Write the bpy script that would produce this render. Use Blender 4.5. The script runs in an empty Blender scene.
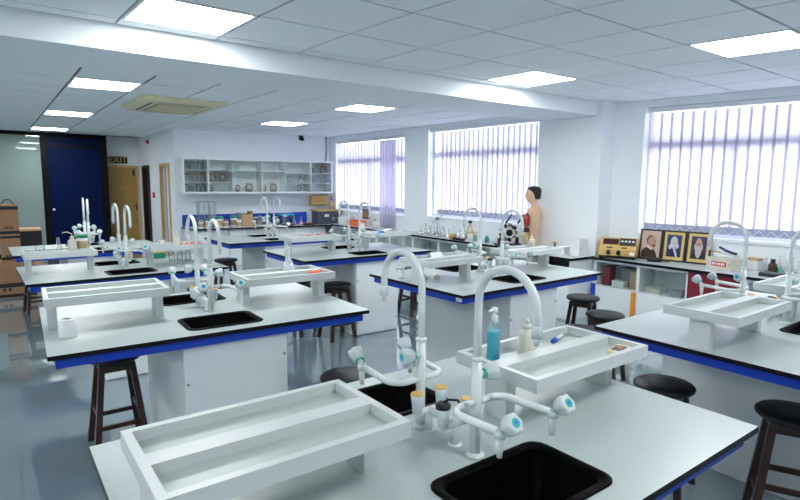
import bpy, bmesh, math, random
from mathutils import Vector, Matrix
random.seed(7)
sc = bpy.context.scene
COL = sc.collection
R = math.radians

# ------------------------------------------------------------------ camera
CAM_Z = 1.70
FPX, YAW, PITCH, ROLL = 547.2, R(36.79), R(7.057), R(0.495)
_f = Vector((math.sin(YAW)*math.cos(PITCH), math.cos(YAW)*math.cos(PITCH), -math.sin(PITCH)))
_r = Vector((math.cos(YAW), -math.sin(YAW), 0))
_u = _r.cross(_f)
RIGHT = math.cos(ROLL)*_r + math.sin(ROLL)*_u
UP = -math.sin(ROLL)*_r + math.cos(ROLL)*_u
EYE = Vector((0, 0, CAM_Z))
cam = bpy.data.objects.new('camera', bpy.data.cameras.new('camera'))
COL.objects.link(cam)
m = Matrix.Identity(4)
for i in range(3):
    m[i][0], m[i][1], m[i][2], m[i][3] = RIGHT[i], UP[i], -_f[i], EYE[i]
cam.matrix_world = m
cam.data.lens = FPX/800*36
cam.data.sensor_width = 36
cam.data.clip_start = 0.05
sc.camera = cam

def ray(px, py):
    return _f + RIGHT*((px-400)/FPX) - UP*((py-250)/FPX)
def PZ(px, py, z):            # photo pixel -> point on a level surface
    d = ray(px, py); return EYE + d*((z-CAM_Z)/d.z)
def PX(px, py, x):
    d = ray(px, py); return EYE + d*(x/d.x)
def PY(px, py, y):
    d = ray(px, py); return EYE + d*(y/d.y)

# ------------------------------------------------------------------ world, exposure
SKY, PANEL = 5.6, 21.5
w = bpy.data.worlds.new('daylight'); sc.world = w; w.use_nodes = True
bg = w.node_tree.nodes['Background']
bg.inputs[0].default_value = (0.96, 0.97, 1.0, 1); bg.inputs[1].default_value = SKY
sc.view_settings.view_transform = 'Standard'
sc.view_settings.look = 'None'
sc.view_settings.gamma = 1
sc.view_settings.exposure = 0.31
sc.view_settings.use_curve_mapping = False
sc.cycles.use_denoising = True
sc.cycles.max_bounces = 12
sc.cycles.diffuse_bounces = 8
sc.cycles.transparent_max_bounces = 24
sc.cycles.sample_clamp_indirect = 15
sc.cycles.caustics_reflective = False
sc.cycles.caustics_refractive = False

# ------------------------------------------------------------------ materials
MATS = {}
def mat(name, col, rough=.5, metal=0, noise=0, scale=20, bump=0, spec=.5, coat=0, stretch=None, emit=0):
    if name in MATS: return MATS[name]
    m = bpy.data.materials.new(name); m.use_nodes = True
    nt = m.node_tree; b = nt.nodes['Principled BSDF']
    c = (*col, 1)
    b.inputs['Base Color'].default_value = c
    b.inputs['Roughness'].default_value = rough
    b.inputs['Metallic'].default_value = metal
    b.inputs['Specular IOR Level'].default_value = spec
    b.inputs['Coat Weight'].default_value = coat
    if emit:
        b.inputs['Emission Color'].default_value = c; b.inputs['Emission Strength'].default_value = emit
    if noise or bump:
        tc = nt.nodes.new('ShaderNodeTexCoord'); mp = nt.nodes.new('ShaderNodeMapping')
        nz = nt.nodes.new('ShaderNodeTexNoise'); nz.inputs['Scale'].default_value = scale
        nz.inputs['Detail'].default_value = 4
        if stretch: mp.inputs['Scale'].default_value = stretch
        nt.links.new(tc.outputs['Object'], mp.inputs[0]); nt.links.new(mp.outputs[0], nz.inputs['Vector'])
        if noise:
            rp = nt.nodes.new('ShaderNodeValToRGB')
            rp.color_ramp.elements[0].position = .3; rp.color_ramp.elements[1].position = .7
            rp.color_ramp.elements[0].color = (*[v*(1-noise) for v in col], 1)
            rp.color_ramp.elements[1].color = (*[min(1, v*(1+noise)) for v in col], 1)
            nt.links.new(nz.outputs['Fac'], rp.inputs[0]); nt.links.new(rp.outputs[0], b.inputs['Base Color'])
        if bump:
            bp = nt.nodes.new('ShaderNodeBump'); bp.inputs['Strength'].default_value = bump
            bp.inputs['Distance'].default_value = .01
            nt.links.new(nz.outputs['Fac'], bp.inputs['Height']); nt.links.new(bp.outputs[0], b.inputs['Normal'])
    MATS[name] = m; return m

def glass_mat(name, tint=(.93, .97, .96), gloss=.5, haze=0.0, hazecol=(.8, .85, .85)):
    m = bpy.data.materials.new(name); m.use_nodes = True; nt = m.node_tree; nt.nodes.clear()
    out = nt.nodes.new('ShaderNodeOutputMaterial'); tr = nt.nodes.new('ShaderNodeBsdfTransparent')
    gl = nt.nodes.new('ShaderNodeBsdfGlossy'); mx = nt.nodes.new('ShaderNodeMixShader')
    lw = nt.nodes.new('ShaderNodeLayerWeight'); mu = nt.nodes.new('ShaderNodeMath'); mu.operation = 'MULTIPLY'
    tr.inputs[0].default_value = (*tint, 1); gl.inputs['Roughness'].default_value = .03
    lw.inputs['Blend'].default_value = .35; mu.inputs[1].default_value = gloss
    nt.links.new(lw.outputs['Fresnel'], mu.inputs[0]); nt.links.new(mu.outputs[0], mx.inputs[0])
    src = tr
    if haze:
        df = nt.nodes.new('ShaderNodeBsdfDiffuse'); df.inputs[0].default_value = (*hazecol, 1)
        m2 = nt.nodes.new('ShaderNodeMixShader'); m2.inputs[0].default_value = haze
        nt.links.new(tr.outputs[0], m2.inputs[1]); nt.links.new(df.outputs[0], m2.inputs[2]); src = m2
    nt.links.new(src.outputs[0], mx.inputs[1]); nt.links.new(gl.outputs[0], mx.inputs[2])
    nt.links.new(mx.outputs[0], out.inputs[0]); MATS[name] = m; return m

def blind_mat():
    m = bpy.data.materials.new('blind_fabric'); m.use_nodes = True; nt = m.node_tree; nt.nodes.clear()
    out = nt.nodes.new('ShaderNodeOutputMaterial'); t = nt.nodes.new('ShaderNodeBsdfTranslucent')
    d = nt.nodes.new('ShaderNodeBsdfDiffuse'); mx = nt.nodes.new('ShaderNodeMixShader')
    tc = nt.nodes.new('ShaderNodeTexCoord'); wv = nt.nodes.new('ShaderNodeTexWave'); rp = nt.nodes.new('ShaderNodeValToRGB')
    wv.inputs['Scale'].default_value = 45; wv.inputs['Distortion'].default_value = .4; wv.bands_direction = 'Y'
    rp.color_ramp.elements[0].color = (.46, .45, .56, 1); rp.color_ramp.elements[1].color = (.56, .55, .66, 1)
    nt.links.new(tc.outputs['Object'], wv.inputs[0]); nt.links.new(wv.outputs[0], rp.inputs[0])
    nt.links.new(rp.outputs[0], t.inputs[0]); nt.links.new(rp.outputs[0], d.inputs[0])
    mx.inputs[0].default_value = .35
    nt.links.new(t.outputs[0], mx.inputs[1]); nt.links.new(d.outputs[0], mx.inputs[2])
    nt.links.new(mx.outputs[0], out.inputs[0]); MATS['blind_fabric'] = m; return m

def sheer_mat():
    m = bpy.data.materials.new('sheer_curtain'); m.use_nodes = True; nt = m.node_tree; nt.nodes.clear()
    out = nt.nodes.new('ShaderNodeOutputMaterial'); t = nt.nodes.new('ShaderNodeBsdfTranslucent'); tr = nt.nodes.new('ShaderNodeBsdfTransparent')
    d = nt.nodes.new('ShaderNodeBsdfDiffuse'); mx = nt.nodes.new('ShaderNodeMixShader'); m2 = nt.nodes.new('ShaderNodeMixShader')
    for n in (t, d): n.inputs[0].default_value = (.90, .88, .94, 1)
    tr.inputs[0].default_value = (.9, .88, .95, 1)
    mx.inputs[0].default_value = .3; m2.inputs[0].default_value = .5
    nt.links.new(t.outputs[0], mx.inputs[1]); nt.links.new(d.outputs[0], mx.inputs[2])
    nt.links.new(mx.outputs[0], m2.inputs[1]); nt.links.new(tr.outputs[0], m2.inputs[2]); nt.links.new(m2.outputs[0], out.inputs[0])
    MATS['sheer'] = m; return m

def emit_mat(name, col, strength):
    m = bpy.data.materials.new(name); m.use_nodes = True; nt = m.node_tree; nt.nodes.clear()
    out = nt.nodes.new('ShaderNodeOutputMaterial'); e = nt.nodes.new('ShaderNodeEmission')
    e.inputs[0].default_value = (*col, 1); e.inputs[1].default_value = strength
    nt.links.new(e.outputs[0], out.inputs[0]); MATS[name] = m; return m

TOP = mat('laminate_top', (.47, .525, .52), .32, noise=.03, scale=60)
EDGE = mat('black_laminate_core', (.004, .0045, .006), .45, spec=.2)
BLUE = mat('blue_steel_apron', (.012, .065, .55), .38, spec=.35)
WHITE = mat('white_panel', (.84, .87, .88), .38, noise=.02, scale=8)
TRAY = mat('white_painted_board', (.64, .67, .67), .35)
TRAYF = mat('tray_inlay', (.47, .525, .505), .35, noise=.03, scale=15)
PIPE = mat('white_coated_pipe', (.76, .80, .80), .25, coat=.3)
KNOB = mat('pale_knob_plastic', (.62, .68, .70), .25)
TEAL = mat('green_tap_disc', (.05, .50, .38), .35)
TAPBLUE = mat('blue_tap_dot', (.02, .22, .70), .35)
YCAP = mat('yellow_cap', (.80, .50, .14), .5)
BLACK = mat('black_plastic', (.010, .010, .012), .4)
SINK = mat('black_epoxy_sink', (.0008, .0008, .001), .45, spec=.05)
SEAT = mat('black_vinyl_seat', (.009, .010, .013), .45, spec=.35)
WOOD = mat('dark_stained_wood', (.030, .010, .007), .42, noise=.4, scale=14, stretch=(6, 6, 1))
FLOOR = mat('grey_epoxy_floor', (.21, .275, .315), .06, noise=.06, scale=3, bump=.012, spec=1.0, coat=1.0)
WALL = mat('pale_wall_paint', (.86, .895, .93), .7, noise=.015, scale=5)
WALLIN = mat('white_reveal_paint', (.85, .87, .90), .6)
TILE = mat('ceiling_tile', (.89, .92, .94), .85, noise=.03, scale=120)
GRID = mat('ceiling_grid_grey', (.13, .14, .15), .6)
BEAM = mat('beam_paint', (.88, .91, .94), .7)
FRAMEW = mat('white_window_frame', (.80, .82, .86), .4)
DARKF = mat('black_metal_frame', (.003, .003, .004), .45, spec=.15)
BLUED = mat('dark_blue_door', (.0008, .008, .052), .45, noise=.1, scale=4, spec=.1)
YWOOD = mat('varnished_yellow_wood', (.42, .26, .075), .42, noise=.18, scale=9, stretch=(8, 8, 1))
YWOOD2 = mat('pale_door_lining', (.62, .42, .16), .5, noise=.1, scale=9, stretch=(8, 8, 1))
CARD = mat('cardboard', (.36, .20, .10), .75, noise=.08, scale=20)
CARDL = mat('light_cardboard', (.55, .36, .20), .75, noise=.08, scale=20)
CREAM = mat('cream_plastic', (.80, .72, .48), .45)
CREAMD = mat('dark_cream_grille', (.45, .41, .28), .6)
MILK = mat('milky_plastic', (.72, .70, .60), .3)
WPLA = mat('white_plastic', (.82, .84, .84), .35)
GREENC = mat('green_lid', (.02, .30, .18), .35)
REDC = mat('red_lid', (.60, .14, .10), .4)
ORANGE = mat('orange_plastic', (.85, .17, .07), .4)
CORAL = mat('coral_plastic', (.80, .20, .14), .45)
TAN = mat('tan_content', (.50, .36, .20), .6)
METAL = mat('steel', (.5, .52, .54), .25, metal=1)
RED = mat('red_paint', (.55, .02, .03), .4)
MAROON = mat('maroon_panel', (.20, .015, .03), .4)
YELL = mat('mustard_enamel', (.66, .44, .15), .4)
CYAN = mat('cyan_liquid', (.02, .55, .78), .15)
BLUEP = mat('blue_plastic', (.02, .10, .60), .35)
BACKBLUE = mat('blue_backsplash', (.01, .05, .42), .35)
GREY = mat('grey_plastic', (.30, .32, .34), .45)
DGREY = mat('dark_grey_enamel', (.07, .085, .11), .4)
PAPER = mat('white_paper', (.85, .86, .86), .7)
PINK = mat('pink_liquid', (.75, .35, .42), .3)
SKIN = mat('model_skin', (.74, .49, .32), .42)
HAIR = mat('model_hair', (.008, .007, .007), .4)
LUNG = mat('model_lung_red', (.42, .06, .045), .4)
LIVER = mat('model_liver_dark', (.06, .02, .025), .4)
GUT = mat('model_gut_yellow', (.60, .42, .12), .4)
GOLD = mat('pale_gold_mount', (.72, .52, .16), .45)
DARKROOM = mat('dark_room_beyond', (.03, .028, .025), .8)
GLASS = glass_mat('clear_glass', (.92, .96, .95), .6, .05)
LABG = glass_mat('lab_glassware', (.93, .96, .97), .8, .14)
FROST = glass_mat('frosted_glassware', (.93, .96, .97), .6, .5, (.85, .88, .9))
CABG = glass_mat('cabinet_glass', (.96, .985, .98), .35)
PARTG = glass_mat('partition_glass', (.75, .86, .84), 1.3, .5, (.50, .64, .60))  # diffuse haze stands in for pale reflections on the panes
WING = glass_mat('window_glass', (.97, .98, 1), .3)
BLIND = blind_mat(); SHEER = sheer_mat()
LAMP = emit_mat('lamp_diffuser', (.97, 1.0, .99), PANEL)

# ------------------------------------------------------------------ mesh helpers
class MB:
    def __init__(s): s.v, s.f, s.m, s.sm = [], [], [], []
    def add(s, vs, fs, mi=0, smooth=False):
        o = len(s.v); s.v += [tuple(v) for v in vs]
        for f in fs: s.f.append(tuple(i+o for i in f)); s.m.append(mi); s.sm.append(smooth)
        return s
    def box(s, a, b, mi=0):
        x0, y0, z0 = a; x1, y1, z1 = b
        vs = [(x0,y0,z0),(x1,y0,z0),(x1,y1,z0),(x0,y1,z0),(x0,y0,z1),(x1,y0,z1),(x1,y1,z1),(x0,y1,z1)]
        return s.add(vs, [(0,3,2,1),(4,5,6,7),(0,1,5,4),(1,2,6,5),(2,3,7,6),(3,0,4,7)], mi)
    def cbox(s, c, d, mi=0):
        return s.box([c[i]-d[i]/2 for i in range(3)], [c[i]+d[i]/2 for i in range(3)], mi)
    def prism(s, pts, z0, z1, mi=0):        # pts ccw in xy
        n = len(pts)
        vs = [(p[0],p[1],z0) for p in pts]+[(p[0],p[1],z1) for p in pts]
        fs = [tuple(reversed(range(n))), tuple(range(n, 2*n))]+[(i,(i+1)%n,n+(i+1)%n,n+i) for i in range(n)]
        return s.add(vs, fs, mi)
    def rings(s, rs, mi=0, cap=True, smooth=True):   # list of equal-length closed rings
        n = len(rs[0]); vs = [p for r in rs for p in r]; fs = []
        for k in range(len(rs)-1):
            for i in range(n):
                j = (i+1) % n
                fs.append((k*n+i, k*n+j, (k+1)*n+j, (k+1)*n+i))
        s.add(vs, fs, mi, smooth)
        if cap:
            o = len(s.v)-len(vs)
            s.f.append(tuple(o+i for i in reversed(range(n)))); s.m.append(mi); s.sm.append(False)
            s.f.append(tuple(o+(len(rs)-1)*n+i for i in range(n))); s.m.append(mi); s.sm.append(False)
        return s
    def lathe(s, prof, c=(0,0,0), n=16, mi=0, cap=True, sx=1, sy=1):   # prof = [(radius,z)]
        rs = [[(c[0]+r*sx*math.cos(2*math.pi*i/n), c[1]+r*sy*math.sin(2*math.pi*i/n), c[2]+z) for i in range(n)] for r, z in prof]
        return s.rings(rs, mi, cap)
    def tube(s, path, r, n=10, mi=0):
        P = [Vector(p) for p in path]; rs = []
        rad = r if isinstance(r, (list, tuple)) else [r]*len(P)
        t0 = (P[1]-P[0]).normalized()
        ref = Vector((0,0,1)) if abs(t0.z) < .9 else Vector((1,0,0))
        a = t0.cross(ref).normalized()
        for i, p in enumerate(P):
            t = ((P[min(i+1,len(P)-1)]-P[i]).normalized()+(P[i]-P[max(i-1,0)]).normalized()).normalized()
            a = (a - t*a.dot(t)).normalized(); b = t.cross(a)
            rs.append([tuple(p+(a*math.cos(2*math.pi*k/n)+b*math.sin(2*math.pi*k/n))*rad[i]) for k in range(n)])
        return s.rings(rs, mi)
    def xf(s, M):
        s.v = [tuple(M @ Vector(v)) for v in s.v]; return s
    def mesh(s, name, mats):
        me = bpy.data.meshes.new(name); me.from_pydata(s.v, [], s.f)
        for mt in (mats if isinstance(mats, (list, tuple)) else [mats]): me.materials.append(mt)
        me.polygons.foreach_set('material_index', s.m); me.polygons.foreach_set('use_smooth', s.sm)
        bm = bmesh.new(); bm.from_mesh(me); bmesh.ops.recalc_face_normals(bm, faces=bm.faces); bm.to_mesh(me); bm.free()
        return me
    def build(s, name, mats, parent=None, loc=None, rz=0, bevel=0):
        o = bpy.data.objects.new(name, s.mesh(name, mats)); COL.objects.link(o)
        return fin(o, parent, loc, rz, bevel)

def fin(o, parent=None, loc=None, rz=0, bevel=0):
    if parent is not None: o.parent = parent
    if loc is not None: o.location = loc
    o.rotation_euler.z = rz
    if bevel:
        b = o.modifiers.new('bevel', 'BEVEL'); b.width = bevel; b.segments = 2; b.limit_method = 'ANGLE'
    return o
def put(name, me, parent=None, loc=None, rz=0, bevel=0):
    o = bpy.data.objects.new(name, me); COL.objects.link(o); return fin(o, parent, loc, rz, bevel)
def tag(o, label, cat, group=None):
    o['label'] = label; o['category'] = cat
    if group: o['group'] = group
    return o
def thing(name, label, cat, loc=(0,0,0), rz=0, group=None):
    o = bpy.data.objects.new(name, None); COL.objects.link(o); o.empty_display_size = .05
    o.location = loc; o.rotation_euler.z = rz
    return tag(o, label, cat, group)
def struct(o): o['kind'] = 'structure'; return o
def arc(c, r, a0, a1, n, ax1, ax2):
    c = Vector(c); ax1 = Vector(ax1); ax2 = Vector(ax2)
    return [c+ax1*(r*math.cos(a0+(a1-a0)*i/n))+ax2*(r*math.sin(a0+(a1-a0)*i/n)) for i in range(n+1)]
def rrect(hx, hy, r, z, c=(0,0), n=4):
    pts = []
    for k, (sx, sy) in enumerate(((1,1),(-1,1),(-1,-1),(1,-1))):
        for i in range(n+1):
            a = math.pi/2*k+math.pi/2*i/n
            pts.append((c[0]+sx*(hx-r)+r*math.cos(a), c[1]+sy*(hy-r)+r*math.sin(a), z))
    return pts
def text_mesh(txt, size, m, depth=.002):
    cu = bpy.data.curves.new('t', 'FONT'); cu.body = txt; cu.size = size; cu.align_x = 'CENTER'; cu.align_y = 'CENTER'
    cu.extrude = depth; cu.resolution_u = 3
    o = bpy.data.objects.new('t', cu); COL.objects.link(o)
    dg = bpy.context.evaluated_depsgraph_get(); me = bpy.data.meshes.new_from_object(o.evaluated_get(dg))
    bpy.data.objects.remove(o); me.materials.clear(); me.materials.append(m); return me

# ------------------------------------------------------------------ room shell
CEIL = 2.72
XL, YB = -3.9, -2.6                    # unseen left and rear walls
Z3 = 2.55                              # underside of the cross beam
BEAM0, BEAM1 = 4.15, 4.92
Bx0, By0, Bx1, By1 = 3.08, 11.62, 6.38, 11.28      # back wall, left corner to window-wall corner
def bwy(x): return By0+(By1-By0)*(x-Bx0)/(Bx1-Bx0)
YE = 14.9                              # alcove end wall
def wx(y):                             # window wall
    return 6.42+(6.37-6.42)*(y-4.9)/(11.25-4.9) if y > 4.5 else 6.45+(4.06-y)*.165

struct(MB().box((XL-.2, YB-.2, -.1), (7.6, 15.3, 0)).build('floor', FLOOR))
ceiling = struct(MB().box((XL-.2, YB-.2, CEIL+.012), (7.6, 15.3, CEIL+.1)).build('ceiling', GRID))
struct(MB().box((XL-.2, YB-.2, 0), (XL, 15.2, CEIL+.012)).build('wall_left', WALL))
struct(MB().box((XL, YB-.2, 0), (7.5, YB, CEIL+.012)).build('wall_rear', WALL))
# back wall (slightly turned) and the alcove
struct(MB().prism([(Bx0, By0), (Bx1+.3, bwy(Bx1+.3)), (Bx1+.3, 12.4), (Bx0, 12.4)], 0, CEIL+.012).build('wall_back', WALL))
# side wall of the alcove, with two doorways cut
sw = MB(); X0 = 2.99; X1 = 3.10
dw = [(12.0, 12.75, 2.05), (13.75, 14.45, 2.04)]
ys = [By0, 12.0, 12.75, 13.75, 14.45, YE]
for i in range(5):
    z0 = 0 if i % 2 == 0 else 2.05
    sw.prism([(X0+.02, ys[i]), (X1, ys[i]), (X1, ys[i+1]), (X0+.02, ys[i+1])], z0, CEIL+.012)
struct(sw.build('wall_side', WALL))
struct(MB().box((XL, YE, 0), (5.0, YE+.15, CEIL+.012)).build('wall_end', WALL))
struct(MB().box((4.6, 12.4, 0), (4.7, YE, CEIL)).build('wall_side.001', WALL))

# window wall: piers, sills and lintels around three openings
WINS = [(8.42, 11.0, 1.06, 2.61), (5.06, 7.73, 1.09, 2.65), (.95, 3.71, 1.09, 2.63)]
def wallrun(y0, y1, z0, z1, name='wall_window'):
    return MB().prism([(wx(y0), y0), (wx(y0)+.25, y0), (wx(y1)+.25, y1), (wx(y1), y1)], z0, z1)
ww = MB()
def addrun(y0, y1, z0, z1):
    t = wallrun(y0, y1, z0, z1); ww.add(t.v, t.f)
for (a, b) in ((YB, .95), (3.71, 4.5), (4.5001, 5.06), (7.73, 8.42), (11.0, 11.3)): addrun(a, b, 0, CEIL+.012)
for (a, b, z0, z1) in WINS: addrun(a, b, 0, z0); addrun(a, b, z1, CEIL+.012)
struct(ww.build('wall_window', WALL))
struct(MB().box((6.17, 4.07, 0), (6.60, 5.05, CEIL+.012)).build('trim_column', BEAM))
struct(MB().box((XL, BEAM0, Z3), (6.60, BEAM1, CEIL+.012)).build('trim_beam', BEAM))

for k, (a, b, z0, z1) in enumerate(WINS):
    xa, xb = wx(a)+.125, wx(b)+.125
    ang = math.atan2(xb-xa, b-a)
    W = struct(bpy.data.objects.new('window_%d' % (k+1), None)); COL.objects.link(W)
    W.location = (xa, a, z0); W.rotation_euler.z = -ang
    L = math.hypot(xb-xa, b-a); H = z1-z0
    fr = MB()
    fr.box((0, 0, 0), (.06, L, .05)); fr.box((0, 0, H-.05), (.06, L, H))
    fr.box((0, 0, .05), (.06, .05, H-.05)); fr.box((0, L-.05, .05), (.06, L, H-.05))
    fr.build('window_frame', FRAMEW, W)
    tz = H*.70
    MB().box((0, .05, tz-.05), (.06, L-.05, tz+.05)).build('transom', FRAMEW, W)
    n = 2 if k < 2 else 3
    for i in range(n):
        y0_, y1_ = .05+(L-.1)*i/n, .05+(L-.1)*(i+1)/n
        if i: MB().box((.002, y0_-.025, .05), (.058, y0_+.025, tz-.05)).build('mullion', FRAMEW, W)
        MB().box((.026, y0_+.026, .051), (.032, y1_-.026, tz-.051)).build('pane', WING, W)
        MB().box((.026, y0_+.026, tz+.051), (.032, y1_-.026, H-.051)).build('pane', WING, W)
    MB().box((-.145, .0, -.035), (0, L, -.001)).build('window_sill', WALLIN, W)
    # portal that helps the renderer find the daylight through the opening (gives off no light of its own)
    li = bpy.data.lights.new('window_portal', 'AREA'); li.shape = 'RECTANGLE'; li.size = L; li.size_y = H
    li.cycles.is_portal = True
    lo = bpy.data.objects.new('window_portal', li); COL.objects.link(lo)
    lo.location = ((xa+xb)/2+.10, (a+b)/2, (z0+z1)/2)
    lo.rotation_euler = (R(90), 0, R(90)-ang)

# ------------------------------------------------------------------ ceiling tiles and lamps
def gx(k, y):
    return .105+.645*k + ((.012*(k-2)+.032*(4.3-y)**2) if y < 4.3 else 0)
def gy(j): return 3.38-.64*j
near_rows = [BEAM0-.005, 4.0]+[gy(j) for j in range(0, 9)]
far_rows = [BEAM1+.02]+[5.18+.66*j for j in range(0, 15)]
LIGHTS_NEAR = {(1, 1), (6, 1), (6, 4), (6, 7), (1, 7), (-4, 1), (-4, 4), (-4, 7)}
LIGHTS_FAR = {(1, 3), (6, 3), (1, 8), (6, 7), (1, 13), (-4, 3), (-4, 8), (-4, 13)}
TILES = []
def inset(p, g):
    cx = sum(q[0] for q in p)/4; cy = sum(q[1] for q in p)/4
    return [(q[0]+(g if q[0] < cx else -g), q[1]+(g if q[1] < cy else -g)) for q in p]
lamp_names = {
 ('n',1,1): 'bright square ceiling lamp in front of the beam, above the nearest left benches',
 ('n',6,1): 'bright square ceiling lamp in front of the beam, close to the window column',
 ('n',6,4): 'large square ceiling lamp at the upper right, nearest to the right-hand window',
 ('n',1,7): 'added unseen square ceiling lamp behind the viewpoint on the left',  # unseen lamp added for frontal light on the near benches
 ('n',6,7): 'square ceiling lamp behind the viewpoint on the window side',
 ('f',1,3): 'first square ceiling lamp beyond the beam on the left, beside the air conditioner',
 ('f',6,3): 'first square ceiling lamp beyond the beam on the window side',
 ('f',1,8): 'second square ceiling lamp beyond the beam on the left',
 ('f',6,7): 'small far ceiling lamp just in front of the wall cabinet',
 **{(q, -4, j): 'added unseen square ceiling lamp %s left outside the picture' % n for (q, j), n in {('n',1): 'before the beam,', ('n',4): 'one row nearer than the beam lamps,', ('n',7): 'at the rear,', ('f',3): 'first beyond the beam,', ('f',8): 'second beyond the beam,', ('f',13): 'last beyond the beam,'}.items()},  # unseen column continuing the lamp grid, added to brighten the room
 ('f',1,13): 'farthest square ceiling lamp above the dark blue door',
}
def lamp(quad, key):
    cx = sum(q[0] for q in quad)/4; cy = sum(q[1] for q in quad)/4
    t = thing('ceiling_lamp', lamp_names[key], 'ceiling lamp', (cx, cy, CEIL), 0, 'square lamps set in the ceiling grid')
    q = [(x-cx, y-cy) for x, y in inset(quad, .008)]; q2 = [(x-cx, y-cy) for x, y in inset(quad, .026)]
    f = MB()
    for i in range(4):
        j = (i+1) % 4
        f.prism([q[i], q[j], q2[j], q2[i]], -.004, .012)
    f.build('frame', FRAMEW, t)
    MB().prism(q2, -.001, .008).build('diffuser', LAMP, t)
def cells(rows, lights, key, desc):
    for j in range(len(rows)-1):
        ya, yb = sorted((rows[j], rows[j+1]))
        for k in range(-6, 11):
            quad = [(gx(k, ya), ya), (gx(k+1, ya), ya), (gx(k+1, yb), yb), (gx(k, yb), yb)]
            if key == 'f': quad = [(x, y if (y < BEAM1+.1 or y > 14.0) else y-.07*max(-1, x-1)) for x, y in quad]
            if quad[0][0] > 7.0 or quad[1][0] > 7.3: continue
            ymid = (ya+yb)/2
            if ymid > 11.5 and k > 4: continue
            if (k, j) in lights: lamp(quad, (key, k, j)); continue
            TILES.append(MB().prism(inset(quad, .009 if key == 'n' else .013), CEIL, CEIL+.011).build('ceiling_tile', TILE, ceiling))
cells(near_rows, LIGHTS_NEAR, 'n', 0)
cells(far_rows, LIGHTS_FAR, 'f', 0)

# cassette air conditioner
ac = thing('air_conditioner', 'cream square cassette air conditioner set in the ceiling', 'air conditioner', (2.08, 7.95, CEIL))
b = MB(); h = .55
b.rings([rrect(.53, .70, .06, -.001), rrect(.53, .70, .06, -.02), rrect(.46, .62, .05, -.055)]); b.build('panel', CREAM, ac)
MB().rings([rrect(.30, .42, .02, -.054), rrect(.29, .41, .02, -.062)]).build('grille', CREAMD, ac)
for i in range(10): MB().cbox((0, -.38+.084*i, -.065), (.54, .012, .006)).build('grille_bar', CREAM, ac)
for s in (-1, 1):
    MB().cbox((s*.375, 0, -.056), (.03, .86, .008)).build('air_outlet', BLACK if s < 0 else CREAMD, ac)
    MB().cbox((0, s*.52, -.056), (.60, .03, .008)).build('air_outlet', CREAMD, ac)

# ------------------------------------------------------------------ left end: glazed partition, blue door, exit door
YP = 14.55
PT = thing('glass_partition', 'tall dark framed glass partition at the far left', 'partition', (0, YP, 0))
f = MB()
f.box((XL+.005, 0, CEIL-.07), (1.02, .06, CEIL-.002)); f.box((.96, 0, 0), (1.04, .08, CEIL-.07)); f.box((XL+.005, 0, 0), (.96, .06, .08))
f.box((-.30, 0, .08), (-.24, .06, CEIL-.07))
f.build('frame', DARKF, PT)
MB().box((-.24, .02, .08), (.96, .03, CEIL-.07)).build('pane', PARTG, PT)
MB().box((XL+.005, .02, .08), (-.30, .03, CEIL-.07)).build('pane', PARTG, PT)
D1 = struct(bpy.data.objects.new('door_1', None)); COL.objects.link(D1); D1.location = (1.04, YP, 0)
f = MB(); f.box((.002, .0, CEIL-.08), (1.23, .10, CEIL-.002)); f.box((1.10, -.02, 0), (1.23, .10, CEIL-.08)); f.box((.002, 0, 0), (.05, .10, CEIL-.08)); f.box((.05, 0, 2.40), (1.13, .1, 2.45))
f.build('door_frame', DARKF, D1)
MB().box((.05, .03, 2.45), (1.13, .06, CEIL-.08)).build('transom_panel', BLUED, D1)
MB().box((.05, .03, .01), (1.13, .07, 2.40)).build('door_leaf', BLUED, D1)
k_ = MB(); k_.tube([(.10, .03, 1.02), (.10, -.03, 1.02)], .02); k_.lathe([(.001, -.04), (.03, -.025), (.04, 0), (.03, .025), (.001, .04)], (.10, -.05, 1.02)); k_.build('door_knob', METAL, D1)
# exit door with raised panels
D2 = struct(bpy.data.objects.new('door_2', None)); COL.objects.link(D2); D2.location = (2.30, YE, 0)
f = MB(); f.box((-.03, -.04, 0), (.02, -.001, 2.03)); f.box((.645, -.04, 0), (.685, -.001, 2.03)); f.box((-.03, -.04, 2.00), (.685, -.001, 2.05)); f.build('door_frame', YWOOD2, D2)
MB().box((.02, -.028, .01), (.645, -.001, 2.0)).build('door_leaf', YWOOD, D2)
for (xa, xb) in ((.07, .31), (.36, .60)):
    for (za, zb) in ((.15, .62), (.72, 1.05), (1.15, 1.82)):
        MB().box((xa, -.040, za), (xb, -.028, zb)).build('door_panel', YWOOD, D2, bevel=.01)
h = MB(); h.box((.60, -.06, .95), (.63, -.03, 1.12)); h.tube([(.615, -.04, 1.06), (.615, -.08, 1.06), (.54, -.08, 1.06)], .012, 6); h.build('door_handle', BLACK, D2)
MB().box((.56, -.06, 1.80), (.60, -.03, 1.95)).build('door_closer', BLACK, D2)
ex = thing('exit_sign', 'black EXIT sign with yellow letters above the wooden door', 'sign', (2.56, YE-.02, 2.18))
MB().box((-.22, -.01, -.085), (.20, .015, .085)).build('plate', BLACK, ex)
tx = put('lettering', text_mesh('EXIT', .20, mat('sign_yellow', (.62, .50, .14), .4)), ex, (-.01, -.0125, -.0)); tx.rotation_euler = (R(90), 0, 0)
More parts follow.
